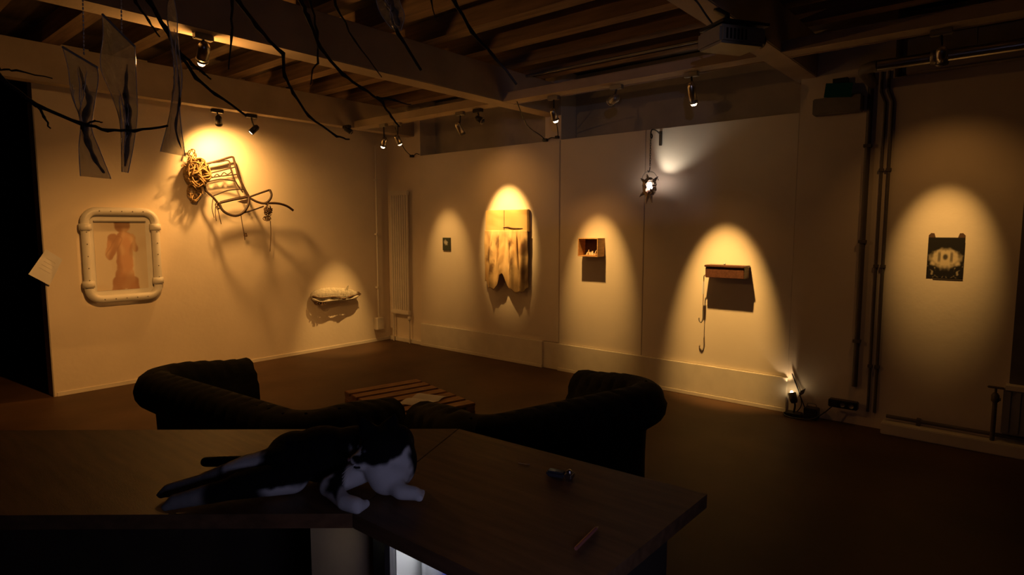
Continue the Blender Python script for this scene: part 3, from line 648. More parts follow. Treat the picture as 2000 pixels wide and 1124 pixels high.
obj('body', MB().box((-.025, -.10, -.03), (.04, .10, .03), bev=.006), black_m, t)
for k in range(3): obj('socket', MB().lathe([(0, 0), (.016, 0), (.018, .004)], 12, Matrix.Translation((-.026, -.06+k*.06, 0)) @ Matrix.Rotation(-math.pi/2, 4, 'Y')), grey_m, t)
obj('plug', MB().box((-.055, .03, -.018), (-.025, .075, .018), bev=.004), black_m, t)
tag(obj('power_cable', MB().tube(smooth_path([(5.08, 1.06, .15), (5.06, 1.12, .08), (5.03, 1.2, .02), (5.02, 1.32, .008), (5.04, 1.40, .012), (5.06, 1.41, .03)], 5), .005, 6), black_m), 'black cable looping along the floor to the clip lamp', 'cable')
t = thing('transformer_box', 'small black box on the floor beside the clip lamp', 'box', (5.11, 1.22, 0))
obj('case', MB().box((-.04, -.05, 0), (.05, .05, .09), bev=.006), black_m, t)
obj('handle', MB().tube(smooth_path([(0, -.03, .088), (0, -.03, .12), (0, .03, .12), (0, .03, .088)], 3), .004, 6), grey_m, t)

# ================================================================ CEILING PROJECTOR IN VIEW
PJ = (3.20, 1.215, 2.46)
t = thing('ceiling_projector', 'pale projector hung from the beam at upper right', 'projector', PJ, (0, 0, math.radians(-32)))
obj('case', MB().box((-.15, -.10, -.05), (.12, .10, .04), bev=.012), mat('projector_plastic', (.26, .24, .19), .45), t)
obj('lens_ring', MB().lathe([(.030, 0), (.034, 0), (.034, .03), (.028, .03), (.026, .012), (0, .012)], 18, Matrix.Translation((.12, -.03, -.005)) @ Matrix.Rotation(math.pi/2, 4, 'Y')), black_m, t)
obj('lens', MB().ell((.14, -.03, -.005), (.008, .025, .025), 14), mat('projector_lens', (.02, .02, .04), .05, emit=(.5, .55, 1), estr=.05), t)  # faint bluish emission draws the glint on the lens
for k in range(6): obj('vent', MB().box((-.12+k*.022, -.103, -.03), (-.11+k*.022, -.099, .02)), black_m, t)
obj('mount_plate', MB().box((-.14, -.10, .05), (.14, .10, .065), bev=.003), black_m, t)
obj('mount_pole', MB().tube([(0, .06, .06), (0, .06, .14), (-.02, .13, .19)], .016, 10), black_m, t)
for sx in (-1, 1): obj('mount_foot', MB().tube([(sx*.10, 0, .055), (sx*.10, 0, .035)], .010, 8), black_m, t)
tag(obj('projector_cable', MB().tube(smooth_path([(3.12, 1.27, 2.5), (3.05, 1.30, 2.56), (3.0, 1.33, 2.62), (2.98, 1.36, 2.648)], 4), .005, 6), black_m), 'dark cable rising from the projector to the beam', 'cable')
# second projector above the bar: its black picture still throws a faint bluish rectangle on the right wall
PO = Vector((-.42, -.36, 2.02)); tgt = Vector((4.89, 3.02, 2.29)); q = (tgt-PO).to_track_quat('Z', 'Y')
t = thing('bar_projector', 'projector on a ceiling pole above the bar, behind the camera', 'projector', PO); 
Mx = q.to_matrix().to_4x4()
ax = (tgt-PO).normalized(); sx = Vector((ax.y, -ax.x, 0)).normalized(); uz = sx.cross(ax)
def pr_(p, d): return PO*0+ax*d+sx*p[0]*d+uz*p[1]*d
wL, wR, hB, hT = -.158, .158, -.119, .119
# lens tube: four blades around a rectangular gate
d0 = .10; R = .09
mb = MB()
for quad4 in (((-R/d0, hT), (R/d0, hT), (R/d0, R/d0), (-R/d0, R/d0)), ((-R/d0, -R/d0), (R/d0, -R/d0), (R/d0, hB), (-R/d0, hB)), ((-R/d0, hB), (wL, hB), (wL, hT), (-R/d0, hT)), ((wR, hB), (R/d0, hB), (R/d0, hT), (wR, hT))):
    mb.prism([pr_(p, d0) for p in quad4], ax*.004)
obj('gate', mb, black_m, t)
def bxo(x0, x1, y0, y1, z0, z1): return [ax*z+sx*x+uz*y for x, y, z in ((x0,y0,z0),(x1,y0,z0),(x1,y1,z0),(x0,y1,z0))], ax*(z1-z0)
mb = MB()
for c in ((-R, R, -R, R, -.16, -.15), (-R-.01, -R, -R, R, -.16, d0), (R, R+.01, -R, R, -.16, d0), (-R-.01, R+.01, R, R+.01, -.16, d0), (-R-.01, R+.01, -R-.01, -R, -.16, d0)):
    P_, d_ = bxo(*c); mb.prism(P_, d_)
obj('case', mb, black_m, t)
obj('ceiling_pole', MB().tube([uz*(R+.01), (0, 0, CEIL-PO.z)], .02, 10), black_m, t)
l = bpy.data.lights.new('projector_lamp', 'POINT'); l.energy = 22; l.color = (.78, .66, .92); l.shadow_soft_size = .0015
lo = bpy.data.objects.new('projector_lamp', l); C.objects.link(lo); lo.parent = t; lo.location = (0, 0, 0)
# ================================================================ SOFAS
def sofa(label, loc, rotz, width, arm_a, arm_b):
    """local frame: back along x (centre line at y=0), facing +y"""
    t = thing('chesterfield_sofa', label, 'sofa', loc, (0, 0, rotz), group='dark buttoned sofas behind the counter')
    w = width/2; rc = .10; arm_len = max(arm_a, arm_b)
    prof = [(-.09, .24), (-.09, .44), (-.085, .53)]
    for k in range(13):
        a = math.radians(190-k*(190+62)/12); prof.append((.045+.115*math.cos(a), .575+.115*math.sin(a)))
    prof += [(.055, .44), (.05, .30), (.05, .07)]
    prof += [(-.04, .07), (-.09, .12)]
    path = [(-w, arm_a)]; n = 10
    for k in range(1, n+1): path.append((-w, arm_a-(arm_a-rc)*k/n))
    for k in range(1, 7): a = math.radians(180+90*k/6); path.append((-w+rc+rc*math.cos(a), rc+rc*math.sin(a)))
    for k in range(1, 21): path.append((-w+rc+(2*w-2*rc)*k/20, 0))
    for k in range(1, 7): a = math.radians(270+90*k/6); path.append((w-rc+rc*math.cos(a), rc+rc*math.sin(a)))
    for k in range(1, n+1): path.append((w, rc+(arm_b-rc)*k/n))
    P = [Vector((x, y, 0)) for x, y in path]
    # resample densely
    Q = []
    for i in range(len(P)-1):
        m = max(1, int((P[i+1]-P[i]).length/.014))
        for k in range(m): Q.append(P[i].lerp(P[i+1], k/m))
    Q.append(P[-1]); s = [0]
    for i in range(1, len(Q)): s.append(s[-1]+(Q[i]-Q[i-1]).length)
    T = s[-1]; cut1 = cut2 = None
    for i, p in enumerate(Q):
        if cut1 is None and p.x > -w+rc*.29 and p.y < rc: cut1 = i
        if p.x < w-rc*.29: cut2 = i if p.y < rc else cut2
    def ring(i):
        tg = (Q[min(i+1, len(Q)-1)]-Q[max(i-1, 0)]).normalized(); nrm = Vector((-tg.y, tg.x, 0))*-1   # outward
        out = []
        for k, (o, z) in enumerate(prof):
            f = 1
            if 3 <= k <= 14:                                  # tufting on the roll: dimples in a staggered row
                ph = s[i]/.095
                for row, off in ((5, 0), (8, .5), (11, 0)):
                    du = abs((ph+off) % 1-.5)*.095; dk = abs(k-row)*.03
                    f -= .17*math.exp(-((.0475-du)**2+dk*dk)/.00022)
                c = Vector((.045, .575)); v = Vector((o, z))-c; v *= f; o, z = c+v
            z -= (.045*sst(.12, arm_len, Q[i].y)*sst(.2, .5, z)); out.append(Q[i]+nrm*o+Vector((0, 0, z)))
        return out
    rings = [ring(i) for i in range(len(Q))]; m = len(prof)
    def part(name, i0, i1):
        vs = [v for r in rings[i0:i1+1] for v in r]; fs = []; L = i1-i0+1
        for i in range(L-1):
            for k in range(m): fs.append((i*m+k, i*m+(k+1) % m, (i+1)*m+(k+1) % m, (i+1)*m+k))
        mb = MB(); mb.add(vs, fs, True); mb.add(rings[i0], [tuple(range(m))]); mb.add(rings[i1], [tuple(range(m))])
        return obj(name, mb, velvet_m, t)
    part('arm', 0, cut1); bk = part('backrest', cut1, cut2); part('arm', cut2, len(Q)-1)
    d = min(arm_a, arm_b)-.04
    obj('base', MB().box((-w+.06, .04, .07), (w-.06, d, .27), bev=.012), velvet_m, t)
    for sgn in (-1, 1):
        x0, x1 = (-w+.092, -.004) if sgn < 0 else (.004, w-.092)
        obj('seat_cushion', MB().box((x0, .10, .272), (x1, d+.03, .42), bev=.035), velvet_m, t)
    for x, al in ((-w+.02, arm_a), (w-.02, arm_b)):
        for y in (.04, al-.08): obj('foot', MB().lathe([(.022, 0), (.03, .02), (.026, .05), (.034, .072), (0, .072)], 12, Matrix.Translation((x, y, 0))), iron_m, t)
    btn = None
    for k in range(int(T/.095)):
        ss = (k+.5)*.095; i = min(range(len(s)), key=lambda q: abs(s[q]-ss)); p = rings[i][8]
        if btn is None: btn = obj('button', MB().ell((0, 0, 0), .008, 8), velvet_m, t, p)
        else: link('button', btn.data, velvet_m, t, p)
    return t
sofa('dark chesterfield sofa on the left, its back to the counter', (1.385, 3.115, 0), math.radians(-86), 1.42, .58, .47)
sofa('dark chesterfield sofa on the right, nearer the lit hook box', (2.385, 1.64, 0), math.radians(-15), 1.03, .47, .55)

# ================================================================ PALLET TABLE
TR = math.radians(-12.5)
t = thing('pallet_table', 'low coffee table made of pallet boards between the sofas', 'table', (2.78, 3.32, 0), (0, 0, TR))
sl = None
for k in range(7):
    y = -.375+k*.125
    if sl is None: sl = obj('slat', MB().box((-.30, -.046, 0), (.30, .046, .02), bev=.003), pallet_m, t, (0, y, .28))
    else: link('slat', sl.data, pallet_m, t, (0, y, .28))
for x in (-.26, 0, .26): obj('stringer', MB().box((x-.035, -.42, .25), (x+.035, .42, .279)), pallet_m, t)
for x in (-.26, 0, .26):
    for y in (-.37, 0, .37): obj('block', MB().box((x-.04, y-.05, .022), (x+.04, y+.05, .249), bev=.004), pallet_m, t)
for x in (-.26, 0, .26): obj('runner', MB().box((x-.045, -.42, 0), (x+.045, .42, .021)), pallet_m, t)
t = thing('open_leaflet', 'pale folded leaflet lying on the pallet table', 'paper', (2.80, 3.16, .302), (0, 0, TR+.5))
obj('left_page', MB().sheet(lambda a, b: (-.15*a, -.11+.22*b, .012*math.sin(a*math.pi)), 8, 2).sheet(lambda a, b: (-.15*a, -.11+.22*b, .012*math.sin(a*math.pi)+.0015), 8, 2), paper_m, t)
obj('right_page', MB().sheet(lambda a, b: (.13*a, -.11+.22*b, .012*math.sin(a*math.pi)), 8, 2).sheet(lambda a, b: (.13*a, -.11+.22*b, .012*math.sin(a*math.pi)+.0015), 8, 2), paper_m, t)

# ================================================================ BAR COUNTER
CZ = .90
Q1 = Vector((1.2580, 1.2720, 0.9000)); Q2 = Vector((1.3010, 0.5190, 0.9000)); N1 = Vector((0.7270, 1.0530, 0.9000)); L1 = Vector((0.3680, 2.3060, 0.9000)); L2 = Vector((0.2500, 1.6340, 0.9000))
dl = (L1-Q1).normalized(); L1 = Q1+dl*2.6; L2 = N1+dl*2.6
Q2n = Vector((N1.x+.012, Q2.y+.006, CZ))
t = thing('bar_counter', 'angled wooden bar counter in the foreground with the cat on it', 'counter', (Q1.x, Q1.y, 0))
o0 = Vector((Q1.x, Q1.y, 0)); dn = (0, 0, -.032)
def planks(a0, a1, b0, b1, n):
    for k in range(n):
        f0 = k/n+(.0015 if k else 0); f1 = (k+1)/n-(.0015 if k < n-1 else 0)
        poly = [a0.lerp(b0, f0)-o0, a1.lerp(b1, f0)-o0, a1.lerp(b1, f1)-o0, a0.lerp(b0, f1)-o0]
        obj('plank', MB().prism(poly, dn), counter_m, t)
eps = (N1-Q1).normalized().cross(Vector((0, 0, 1)))*.001
planks(Q1+dl*.001, L1, N1+dl*.001, L2, 1)
planks(Q1-dl*.001+Vector((0, -.0015, 0)), Q2, N1+Vector((0, -.0015, 0)), Q2n, 1)
fn = Vector((-dl.y, dl.x, 0)); fn = fn if fn.dot(Q1-N1) > 0 else -fn
zb = CZ-.033
A0, A1 = Q1-fn*.05, L1-fn*.05
obj('front_panel', MB().prism([p-o0-Vector((0, 0, .034)) for p in (A0, A1, A1-fn*.02, A0-fn*.02)], (0, 0, -(CZ-.034))), counter_side, t)
obj('front_panel', MB().box((-.07, Q2.y+.10-Q1.y, 0), (-.05, -.03, zb)), counter_side, t)
obj('end_panel', MB().box((N1.x+.06-Q1.x, Q2.y+.05-Q1.y, 0), (-.05, Q2.y+.075-Q1.y, zb)), counter_side, t)
obj('plywood_side', MB().prism([p-o0 for p in (Vector((.845, 1.085, 0)), Vector((.775, 1.30, 0)), Vector((.787, 1.304, 0)), Vector((.857, 1.089, 0)))], (0, 0, zb)), ply_m, t)
obj('knot', MB().ell((.838-o0.x, 1.105-o0.y, .800), (.002, .004, .005), 10), redwood_m, t)
obj('post', MB().box((.80-o0.x, 1.025-o0.y, 0), (.86-o0.x, 1.087-o0.y, zb), bev=.003), black_m, t)
# lit drinks fridge under the counter
FX, FY0, FY1 = .80, .64, 1.022
t = thing('bar_fridge', 'lit glass-front drinks fridge under the counter', 'fridge', (FX, .83, 0))
cw = mat('fridge_lining', (.78, .78, .76), .35, var=.02)
y0, y1 = FY0-.83, FY1-.83
obj('body', MB().box((.0, y0, 0), (.33, y1, .04)).box((.31, y0, .04), (.33, y1, .83)).box((0, y0, .835), (.33, y1, .85)).box((0, y0, .04), (.33, y0+.02, .835)).box((0, y1-.02, .04), (.33, y1, .835)), cw, t)
obj('light_strip', MB().box((.02, y0+.05, .822), (.05, y1-.05, .834)), mat('cool_led', (1, 1, 1), .5, emit=(.95, .97, 1), estr=6, var=0), t)
for z in (.32, .655):
    sh = MB()
    for k in range(9): sh.tube([(.03+.03*k, y0+.022, z), (.03+.03*k, y1-.022, z)], .0025, 5)
    obj('rack', sh, chrome_m, t)
obj('door_glass', MB().box((-.012, y0+.02, .05), (-.006, y1-.02, .825)), GLASS, t)
fr = MB()
for a, b in (((-.016, y0, .03), (-.001, y0+.02, .845)), ((-.016, y1-.018, .03), (-.001, y1, .845)), ((-.016, y0+.02, .826), (-.001, y1-.018, .845)), ((-.016, y0+.02, .03), (-.001, y1-.018, .05))): fr.box(a, b)
obj('door_frame', fr, grey_m, t)
obj('handle', MB().tube([(-.02, y0+.012, .4), (-.035, y0+.012, .42), (-.035, y0+.012, .6), (-.02, y0+.012, .62)], .006, 8), chrome_m, t)
cols = (((.55, .03, .03), 'red'), ((.06, .08, .45), 'blue'), ((.65, .66, .7), 'silver'), ((.7, .28, .22), 'pink'))
k = 0
for iy, y in enumerate((-.14, -.072, -.004, .064, .132)):
    for ix, x in enumerate((.08, .16)):
        c, cn = ((cols[0], cols[3], cols[0], cols[1], cols[2]), (cols[2], cols[0], cols[1], cols[2], cols[1]))[ix][iy]; k += 1
        c_ = thing('drink_can', cn+' can in the lit fridge, '+('front' if ix == 0 else 'rear')+' row, '+('farthest from the post', 'fourth from the post', 'in the centre', 'second from the post', 'nearest the post')[iy], 'can', (FX+x, .83+y, .6575), group='drink cans in the fridge')
        obj('shell', MB().lathe([(0, 0), (.026, 0), (.032, .008), (.033, .02), (.033, .13), (.027, .142), (.027, .145)], 16), mat('can_'+cn, c, .3, .4), c_)
        obj('top', MB().lathe([(0, .141), (.025, .141), (.027, .146)], 16), chrome_m, c_)

t = thing('led_strip', 'bright white light strip under the near edge of the counter top', 'light', (.792, .86, zb))
obj('diffuser', MB().box((-.007, -.17, -.008), (.007, .19, 0)), mat('white_led', (1, 1, 1), .5, emit=(1, .90, .72), estr=30, var=0), t)
obj('channel', MB().box((-.010, -.172, -.010), (-.0072, .192, 0)), grey_m, t)
# small things on the counter
lg = (1.1640, 0.8280, 0.9010)
t = thing('lighter', 'small metal lighter lying on the counter right of the cat', 'lighter', lg, (0, 0, math.radians(-75)))
obj('case', MB().box((-.034, -.012, 0), (.012, .012, .014), bev=.004), lens_off, t)
obj('cap', MB().box((.013, -.012, 0), (.032, .012, .015), bev=.003), chrome_m, t)
obj('wheel', MB().lathe([(0, -.004), (.006, -.004), (.006, .004), (0, .004)], 10, Matrix.Translation((.022, 0, .016)) @ Matrix.Rotation(math.pi/2, 4, 'X')), chrome_m, t)
pn = (0.9550, 0.6150, 0.9050)
t = thing('short_pencil', 'thin reddish pencil near the counter corner', 'pencil', pn, (0, 0, math.radians(8)))
obj('shaft', MB().tube([(-.05, 0, 0), (.04, 0, 0)], .0038, 6), mat('pencil_red', (.30, .10, .08), .4), t)
obj('tip', MB().tube([(.04, 0, 0), (.052, 0, -.001)], [.0038, .0008], 6), boxwood_m, t)
mt = (1.1690, 0.9480, 0.9020)
t = thing('matchstick', 'tiny matchstick on the counter behind the lighter', 'match', mt, (0, 0, math.radians(-70)))
obj('stick', MB().tube([(-.014, 0, 0), (.014, 0, 0)], .0013, 5), boxwood_m, t)
obj('head', MB().ell((.015, 0, 0), (.0028, .002, .002), 8), pallet_m, t)

# ================================================================ CAT
CO = Vector((0.7710, 1.1720, 0.9000))
rtv = Vector((math.cos(math.radians(49.86)), -math.sin(math.radians(49.86)), 0))
t = thing('cat', 'black and white cat lying on the counter looking to the left', 'cat', CO+Vector((0, 0, .005)), (0, 0, math.atan2(rtv.y, rtv.x)))
def cap(mb, a, b, r0, r1, n=7):
    a = Vector(a); b = Vector(b)
    for k in range(n+1): mb.ell(a.lerp(b, k/n), r0+(r1-r0)*k/n, 14)
mb = MB()
# trunk
mb.ell((-.115, .055, .056), (.068, .066, .060), 18); mb.ell((-.05, .058, .062), (.085, .066, .066), 18); mb.ell((.03, .058, .064), (.085, .062, .064), 18)
mb.ell((.105, .045, .062), (.058, .058, .064), 18); mb.ell((.135, .02, .058), (.045, .048, .062), 18); mb.ell((.125, -.012, .040), (.042, .036, .042), 16)
mb.ell((.118, -.026, .038), (.042, .030, .040), 16); mb.ell((.104, -.028, .055), (.036, .028, .034), 14)
# neck and head
mb.ell((.128, .03, .098), (.045, .045, .045), 16)
HM = Matrix.Rotation(math.radians(18), 4, 'Z') @ Matrix.Rotation(math.radians(-12), 4, 'Y')
mb.ell((.100, -.002, .104), (.050, .046, .044), 20); mb.ell((.086, -.018, .090), (.037, .035, .029), 16)
mb.ell((.104, -.030, .086), (.028, .022, .024), 14); mb.ell((.061, -.034, .083), (.022, .020, .016), 14); mb.ell((.051, -.041, .087), (.012, .012, .010), 12); mb.ell((.064, -.035, .068), (.014, .013, .010), 12)
mb.ell((.128, .01, .085), (.042, .042, .046), 16)
# ears
def ear(base, tip, wv):
    base = Vector(base); tip = Vector(tip); wv = 0
    for k in range(9):
        f = k/8; p = base.lerp(tip, f); r = .022*(1-f)+.003
        mb.ell(p, (r, r*.75, r*.8), 10)
ear((.075, -.006, .138), (.058, -.006, .176), 0); ear((.118, .016, .138), (.131, .022, .172), 0)
# front legs
cap(mb, (.055, -.005, .045), (-.005, -.045, .026), .030, .024); cap(mb, (-.005, -.045, .026), (.045, -.105, .018), .022, .017); cap(mb, (.045, -.105, .018), (.072, -.118, .017), .018, .018)
for k in range(4): mb.ell((.078+.004*k, -.130+.010*k, .012), (.010, .008, .011), 8)
cap(mb, (.125, -.02, .03), (.155, -.055, .018), .026, .018); cap(mb, (.155, -.055, .018), (.185, -.058, .016), .018, .016)
for k in range(4): mb.ell((.198, -.072+.010*k, .011), (.011, .007, .010), 8)
# hind legs
mb.ell((-.125, .02, .050), (.060, .050, .050), 16)
cap(mb, (-.13, .02, .052), (-.205, .012, .044), .046, .032); cap(mb, (-.205, .012, .044), (-.285, -.012, .028), .034, .021); cap(mb, (-.285, -.012, .026), (-.36, -.045, .017), .020, .016)
cap(mb, (-.10, -.01, .035), (-.20, -.055, .032), .040, .030); cap(mb, (-.20, -.055, .030), (-.315, -.105, .018), .027, .017)
for k in range(4): mb.ell((-.372, -.058+.010*k, .012), (.011, .007, .010), 8); mb.ell((-.328, -.118+.010*k, .012), (.011, .007, .010), 8)
# tail
tp = smooth_path([(-.16, .075, .03), (-.22, .105, .020), (-.29, .122, .017), (-.365, .125, .015)], 6)
for i, p in enumerate(tp): mb.ell(p, .019-.006*i/len(tp), 10)
tmp = obj('tmp', mb, None, fix=False)
rm = tmp.modifiers.new('r', 'REMESH'); rm.mode = 'VOXEL'; rm.voxel_size = .0042
sm = tmp.modifiers.new('s', 'SMOOTH'); sm.iterations = 12; sm.factor = .5
dg = bpy.context.evaluated_depsgraph_get(); me = bpy.data.meshes.new_from_object(tmp.evaluated_get(dg)); bpy.data.objects.remove(tmp)
me.name = 'body'
for p in me.polygons: p.use_smooth = True
BLK = (.006, .0055, .005); WHT = (.72, .70, .68)
def fur(c):
    n = .006*noise.noise(c*60)+.008*noise.noise(c*22)
    x, y, z = c; w = 0
    zb_ = .074+6*(x-.095)**2
    w = max(w, sst(.006, -.004, z-zb_+n)*sst(.025, .034, x)*sst(.005, -.005, y-.03))          # muzzle, cheeks, chest front
    w *= sst(.176, .160, x+.25*max(0, y)+n*2)
    if .03 < x < .066 and z > .08: w = max(w, sst(.007, .002, abs(y+.038)+n)*sst(.118, .104, z))          # thin blaze above the nose
    w = max(w, sst(.030, .018, z+n)*sst(-.16, -.13, x)*sst(.02, -.03, y))                                # belly line
    w = max(w, sst(.03, .05, x)*sst(-.06, -.085, y+n)*sst(.07, .05, z))                                  # near front paw
    w = max(w, sst(-.02, -.005, -abs(x+.012)+n*2)*sst(-.01, -.03, y)*.9)
    w = max(w, sst(.15, .165, x)*sst(-.02, -.04, y)*sst(.05, .035, z))                                   # far front paw
    band = sst(-.165, -.178, x+n)*sst(-.262, -.245, x+n)
    w = max(w, band*sst(.085, .06, y)*sst(-.04, -.02, y))                                               # thigh
    w = max(w, .30*sst(-.25, -.27, x)*sst(.06, .04, y))                                                  # grey hind feet, partway to white
    return mixc(BLK, WHT, min(1, w))
paint(me, fur)
furm = vmat('cat_fur', .9, .5, 260); furm.node_tree.nodes['Principled BSDF'].inputs['Specular IOR Level'].default_value = .15
link('body', me, furm, t)
obj('nose', MB().ell((.041, -.050, .089), (.004, .005, .004), 8), mat('cat_nose', (.16, .08, .08), .5), t)
obj('mouth', MB().tube(smooth_path([(.050, -.050, .075), (.056, -.053, .072), (.066, -.052, .072)], 3), .0022, 5), black_m, t)
for e in ((.074, -.044, .106), (.056, -.020, .108)): obj('eye', MB().ell(e, (.005, .005, .0045), 10), lens_off, t)
for k in range(4): obj('whisker', MB().tube(smooth_path([(.056, -.050, .080), (.046, -.070, .078-.004*k), (.036, -.088, .072-.008*k)], 3), .0004, 4), white_pl, t)

# ================================================================ HANGING BRANCH AND BAGS
BR = (1.1240, 1.9140, 2.3620)
t = thing('hanging_branch', 'bare dark branch with many twigs hanging from above', 'branch', BR)
def twig(pts, r0=.008, r1=.0025, name='twig'):
    P = rel(pts, BR); rnd = random.Random(len(pts)*17+int(P[0].x*1000))
    Q = []
    for i in range(len(P)-1):
        for k in range(4):
            p = P[i].lerp(P[i+1], k/4)
            if k: p = p+Vector((rnd.uniform(-1, 1), rnd.uniform(-1, 1), rnd.uniform(-1, 1)))*.0025
            Q.append(p)
    Q.append(P[-1]); n = len(Q)
    R = [.8*(r0+(r1-r0)*i/(n-1)) for i in range(n)]
    for i in range(4, n-2, 4): R[i] *= 1.45
    return obj(name, MB().tube(Q, R, 7), twig_m, t)
twig([(0.3960, 2.3700, 2.2400), (0.6240, 2.2730, 2.3590), (0.8550, 2.1550, 2.3570), (1.1240, 1.9140, 2.3620), (1.3750, 1.7000, 2.3920), (1.6630, 1.4480, 2.4750)], .016, .009, 'limb')
twig([(0.3960, 2.3700, 2.2400), (0.3900, 2.3460, 2.0350), (0.4290, 2.2840, 1.9330), (0.4900, 2.2000, 1.8520), (0.5710, 2.0950, 1.7980), (0.6170, 2.0380, 1.7790), (0.6700, 1.9910, 1.7790), (0.7380, 1.9280, 1.7960)], .008, .004)
twig([(0.4940, 2.1940, 1.8450), (0.4990, 2.1680, 1.8170), (0.5060, 2.1380, 1.7820)], .005, .0025)
twig([(0.3890, 2.3550, 2.0930), (0.4430, 2.3500, 1.9640), (0.4740, 2.3130, 1.9640), (0.5410, 2.2310, 1.9400)], .005, .002)
twig([(0.5760, 2.0900, 1.7970), (0.5920, 2.0560, 1.8050), (0.6020, 2.0270, 1.7990)], .004, .002)
twig([(0.7680, 2.1810, 2.3590), (0.7820, 2.1410, 2.2080), (0.8110, 2.0920, 2.1170), (0.8290, 2.0610, 2.0520), (0.8590, 2.0130, 1.9660), (0.8990, 1.9740, 1.9180), (0.9680, 1.9140, 1.8530)], .010, .004)
twig([(0.8290, 2.0610, 2.0520), (0.8460, 2.0030, 2.0020), (0.8620, 1.9630, 1.9730), (0.8710, 1.9350, 1.9520)], .006, .003)
twig([(0.7420, 2.2110, 2.3630), (0.7680, 2.2050, 2.2110), (0.7940, 2.1820, 2.1580), (0.8170, 2.1620, 2.1090)], .006, .003)
twig([(0.9950, 2.0690, 2.3700), (1.0000, 2.0440, 2.2450), (0.9900, 2.0380, 2.1250), (0.9760, 2.0380, 2.0180)], .007, .0025)
twig([(1.0140, 2.0460, 2.3700), (1.0120, 2.0300, 2.2450), (1.0460, 1.9760, 2.1580), (1.0950, 1.9050, 2.0700), (1.0930, 1.8960, 1.9940), (1.1060, 1.8720, 1.9410), (1.1390, 1.8380, 1.8690), (1.2000, 1.7710, 1.8020), (1.2270, 1.7380, 1.7930)], .009, .003)
twig([(1.1570, 1.8760, 2.3650), (1.1450, 1.8720, 2.2450), (1.1550, 1.8520, 2.1950), (1.1740, 1.8140, 2.0910), (1.2160, 1.7500, 2.0010), (1.2540, 1.6990, 1.9560), (1.2940, 1.6450, 1.9110), (1.3080, 1.6210, 1.8640), (1.3230, 1.5990, 1.8310)], .009, .003)
twig([(1.2810, 1.6620, 1.9280), (1.3250, 1.6250, 1.9200), (1.3670, 1.5890, 1.9070)], .005, .002)
twig([(1.2080, 1.8970, 2.3870), (1.1930, 1.8950, 2.2640), (1.1960, 1.8600, 2.1540), (1.1840, 1.8430, 2.0460), (1.1690, 1.8550, 2.0190), (1.1620, 1.8580, 1.9750)], .006, .002)
twig([(1.2410, 1.8570, 2.3890), (1.2480, 1.8290, 2.2460), (1.2800, 1.7730, 2.1300), (1.3300, 1.6940, 2.0050)], .006, .002)
twig([(1.3530, 1.7260, 2.3920), (1.3560, 1.7020, 2.2640), (1.3770, 1.6600, 2.1470), (1.4170, 1.5950, 2.0290)], .009, .006)
twig([(1.4880, 1.5700, 2.4180), (1.5050, 1.5260, 2.2640), (1.5370, 1.4720, 2.1570), (1.5760, 1.4140, 2.0790), (1.6200, 1.3460, 1.9810)], .009, .005)
twig([(1.4870, 1.6190, 2.4280), (1.4780, 1.6070, 2.2750), (1.4810, 1.5920, 2.2050)], .005, .002)
for u in (0, 1):
    p = Vector((0.6240, 2.2730, 2.3590) if u == 0 else (1.3750, 1.7000, 2.3920))-Vector(BR)
    obj('hanging_cord', MB().tube([p, Vector((p.x, p.y, CEIL-BR[2]))], .003, 5), string_m, t)

def bag(label, left, right, chain_top, chain_bot, seed, loc, bulge=.012, cr=.012):
    t = thing('plastic_bag', label, 'bag', loc, group='clear bags hanging from the branch')
    l = smooth_path(rel(left, loc), 6); r = smooth_path(rel(right, loc), 6); view = Vector((.764, .645, 0)).normalized(); nv = 44; nu = 14
    def samp(P, b):
        x = b*(len(P)-1); i = min(int(x), len(P)-2); return P[i].lerp(P[i+1], x-i)
    def f(sgn):
        def g(a, b):
            p = samp(l, b).lerp(samp(r, b), a); e = math.sin(math.pi*a)*min(1, b*5)
            n = noise.noise(Vector((a*4+seed, b*13, sgn*3)))+.6*noise.noise(Vector((a*9+seed, b*30, sgn*5)))
            return p+view*(sgn*bulge*e+cr*n*e)
        return g
    obj('film', MB().sheet(f(-1), nu, nv), FILM, t, fix=False); obj('film', MB().sheet(f(1), nu, nv), FILM, t, fix=False)
    top = [l[0].lerp(r[0], k/8) for k in range(9)]
    obj('seal_strip', MB().tube(top, .004, 6), mat('seal_plastic', (.5, .5, .48), .3), t)
    for P_ in (l, r): obj('edge_highlight', MB().tube(P_, .0013, 5), mat('film_highlight', (.85, .85, .82), .12, 0, spec=.9), t)  # pale tubes added along both edges to draw the film's highlights
    rnd = random.Random(seed*7)
    for k in range(5):
        a0 = rnd.uniform(.2, .8); b0 = rnd.uniform(.08, .6); g = f(-1)
        obj('crease_highlight', MB().tube([Vector(g(min(.95, max(.05, a0+.10*math.sin(k+q*.35))), b0+.045*q))-view*.0015 for q in range(8)], [.0005+.0009*math.sin(math.pi*q/7) for q in range(8)], 5), MATS['film_highlight'], t)  # thin pale tubes laid on the film as highlights of its creases
    if chain_top:
        a, b = rel([chain_top, chain_bot], loc); mb = MB(); n = int((a-b).length/.012)
        for k in range(n): mb.ell(a.lerp(b, (k+.5)/n), (.0024, .0024, .0056), 6)
        obj('bead_chain', mb, mat('bead_steel', (.85, .82, .75), .25, 0, spec=.9), t)
    return t
B1 = (0.6310, 2.2970, 1.8460)
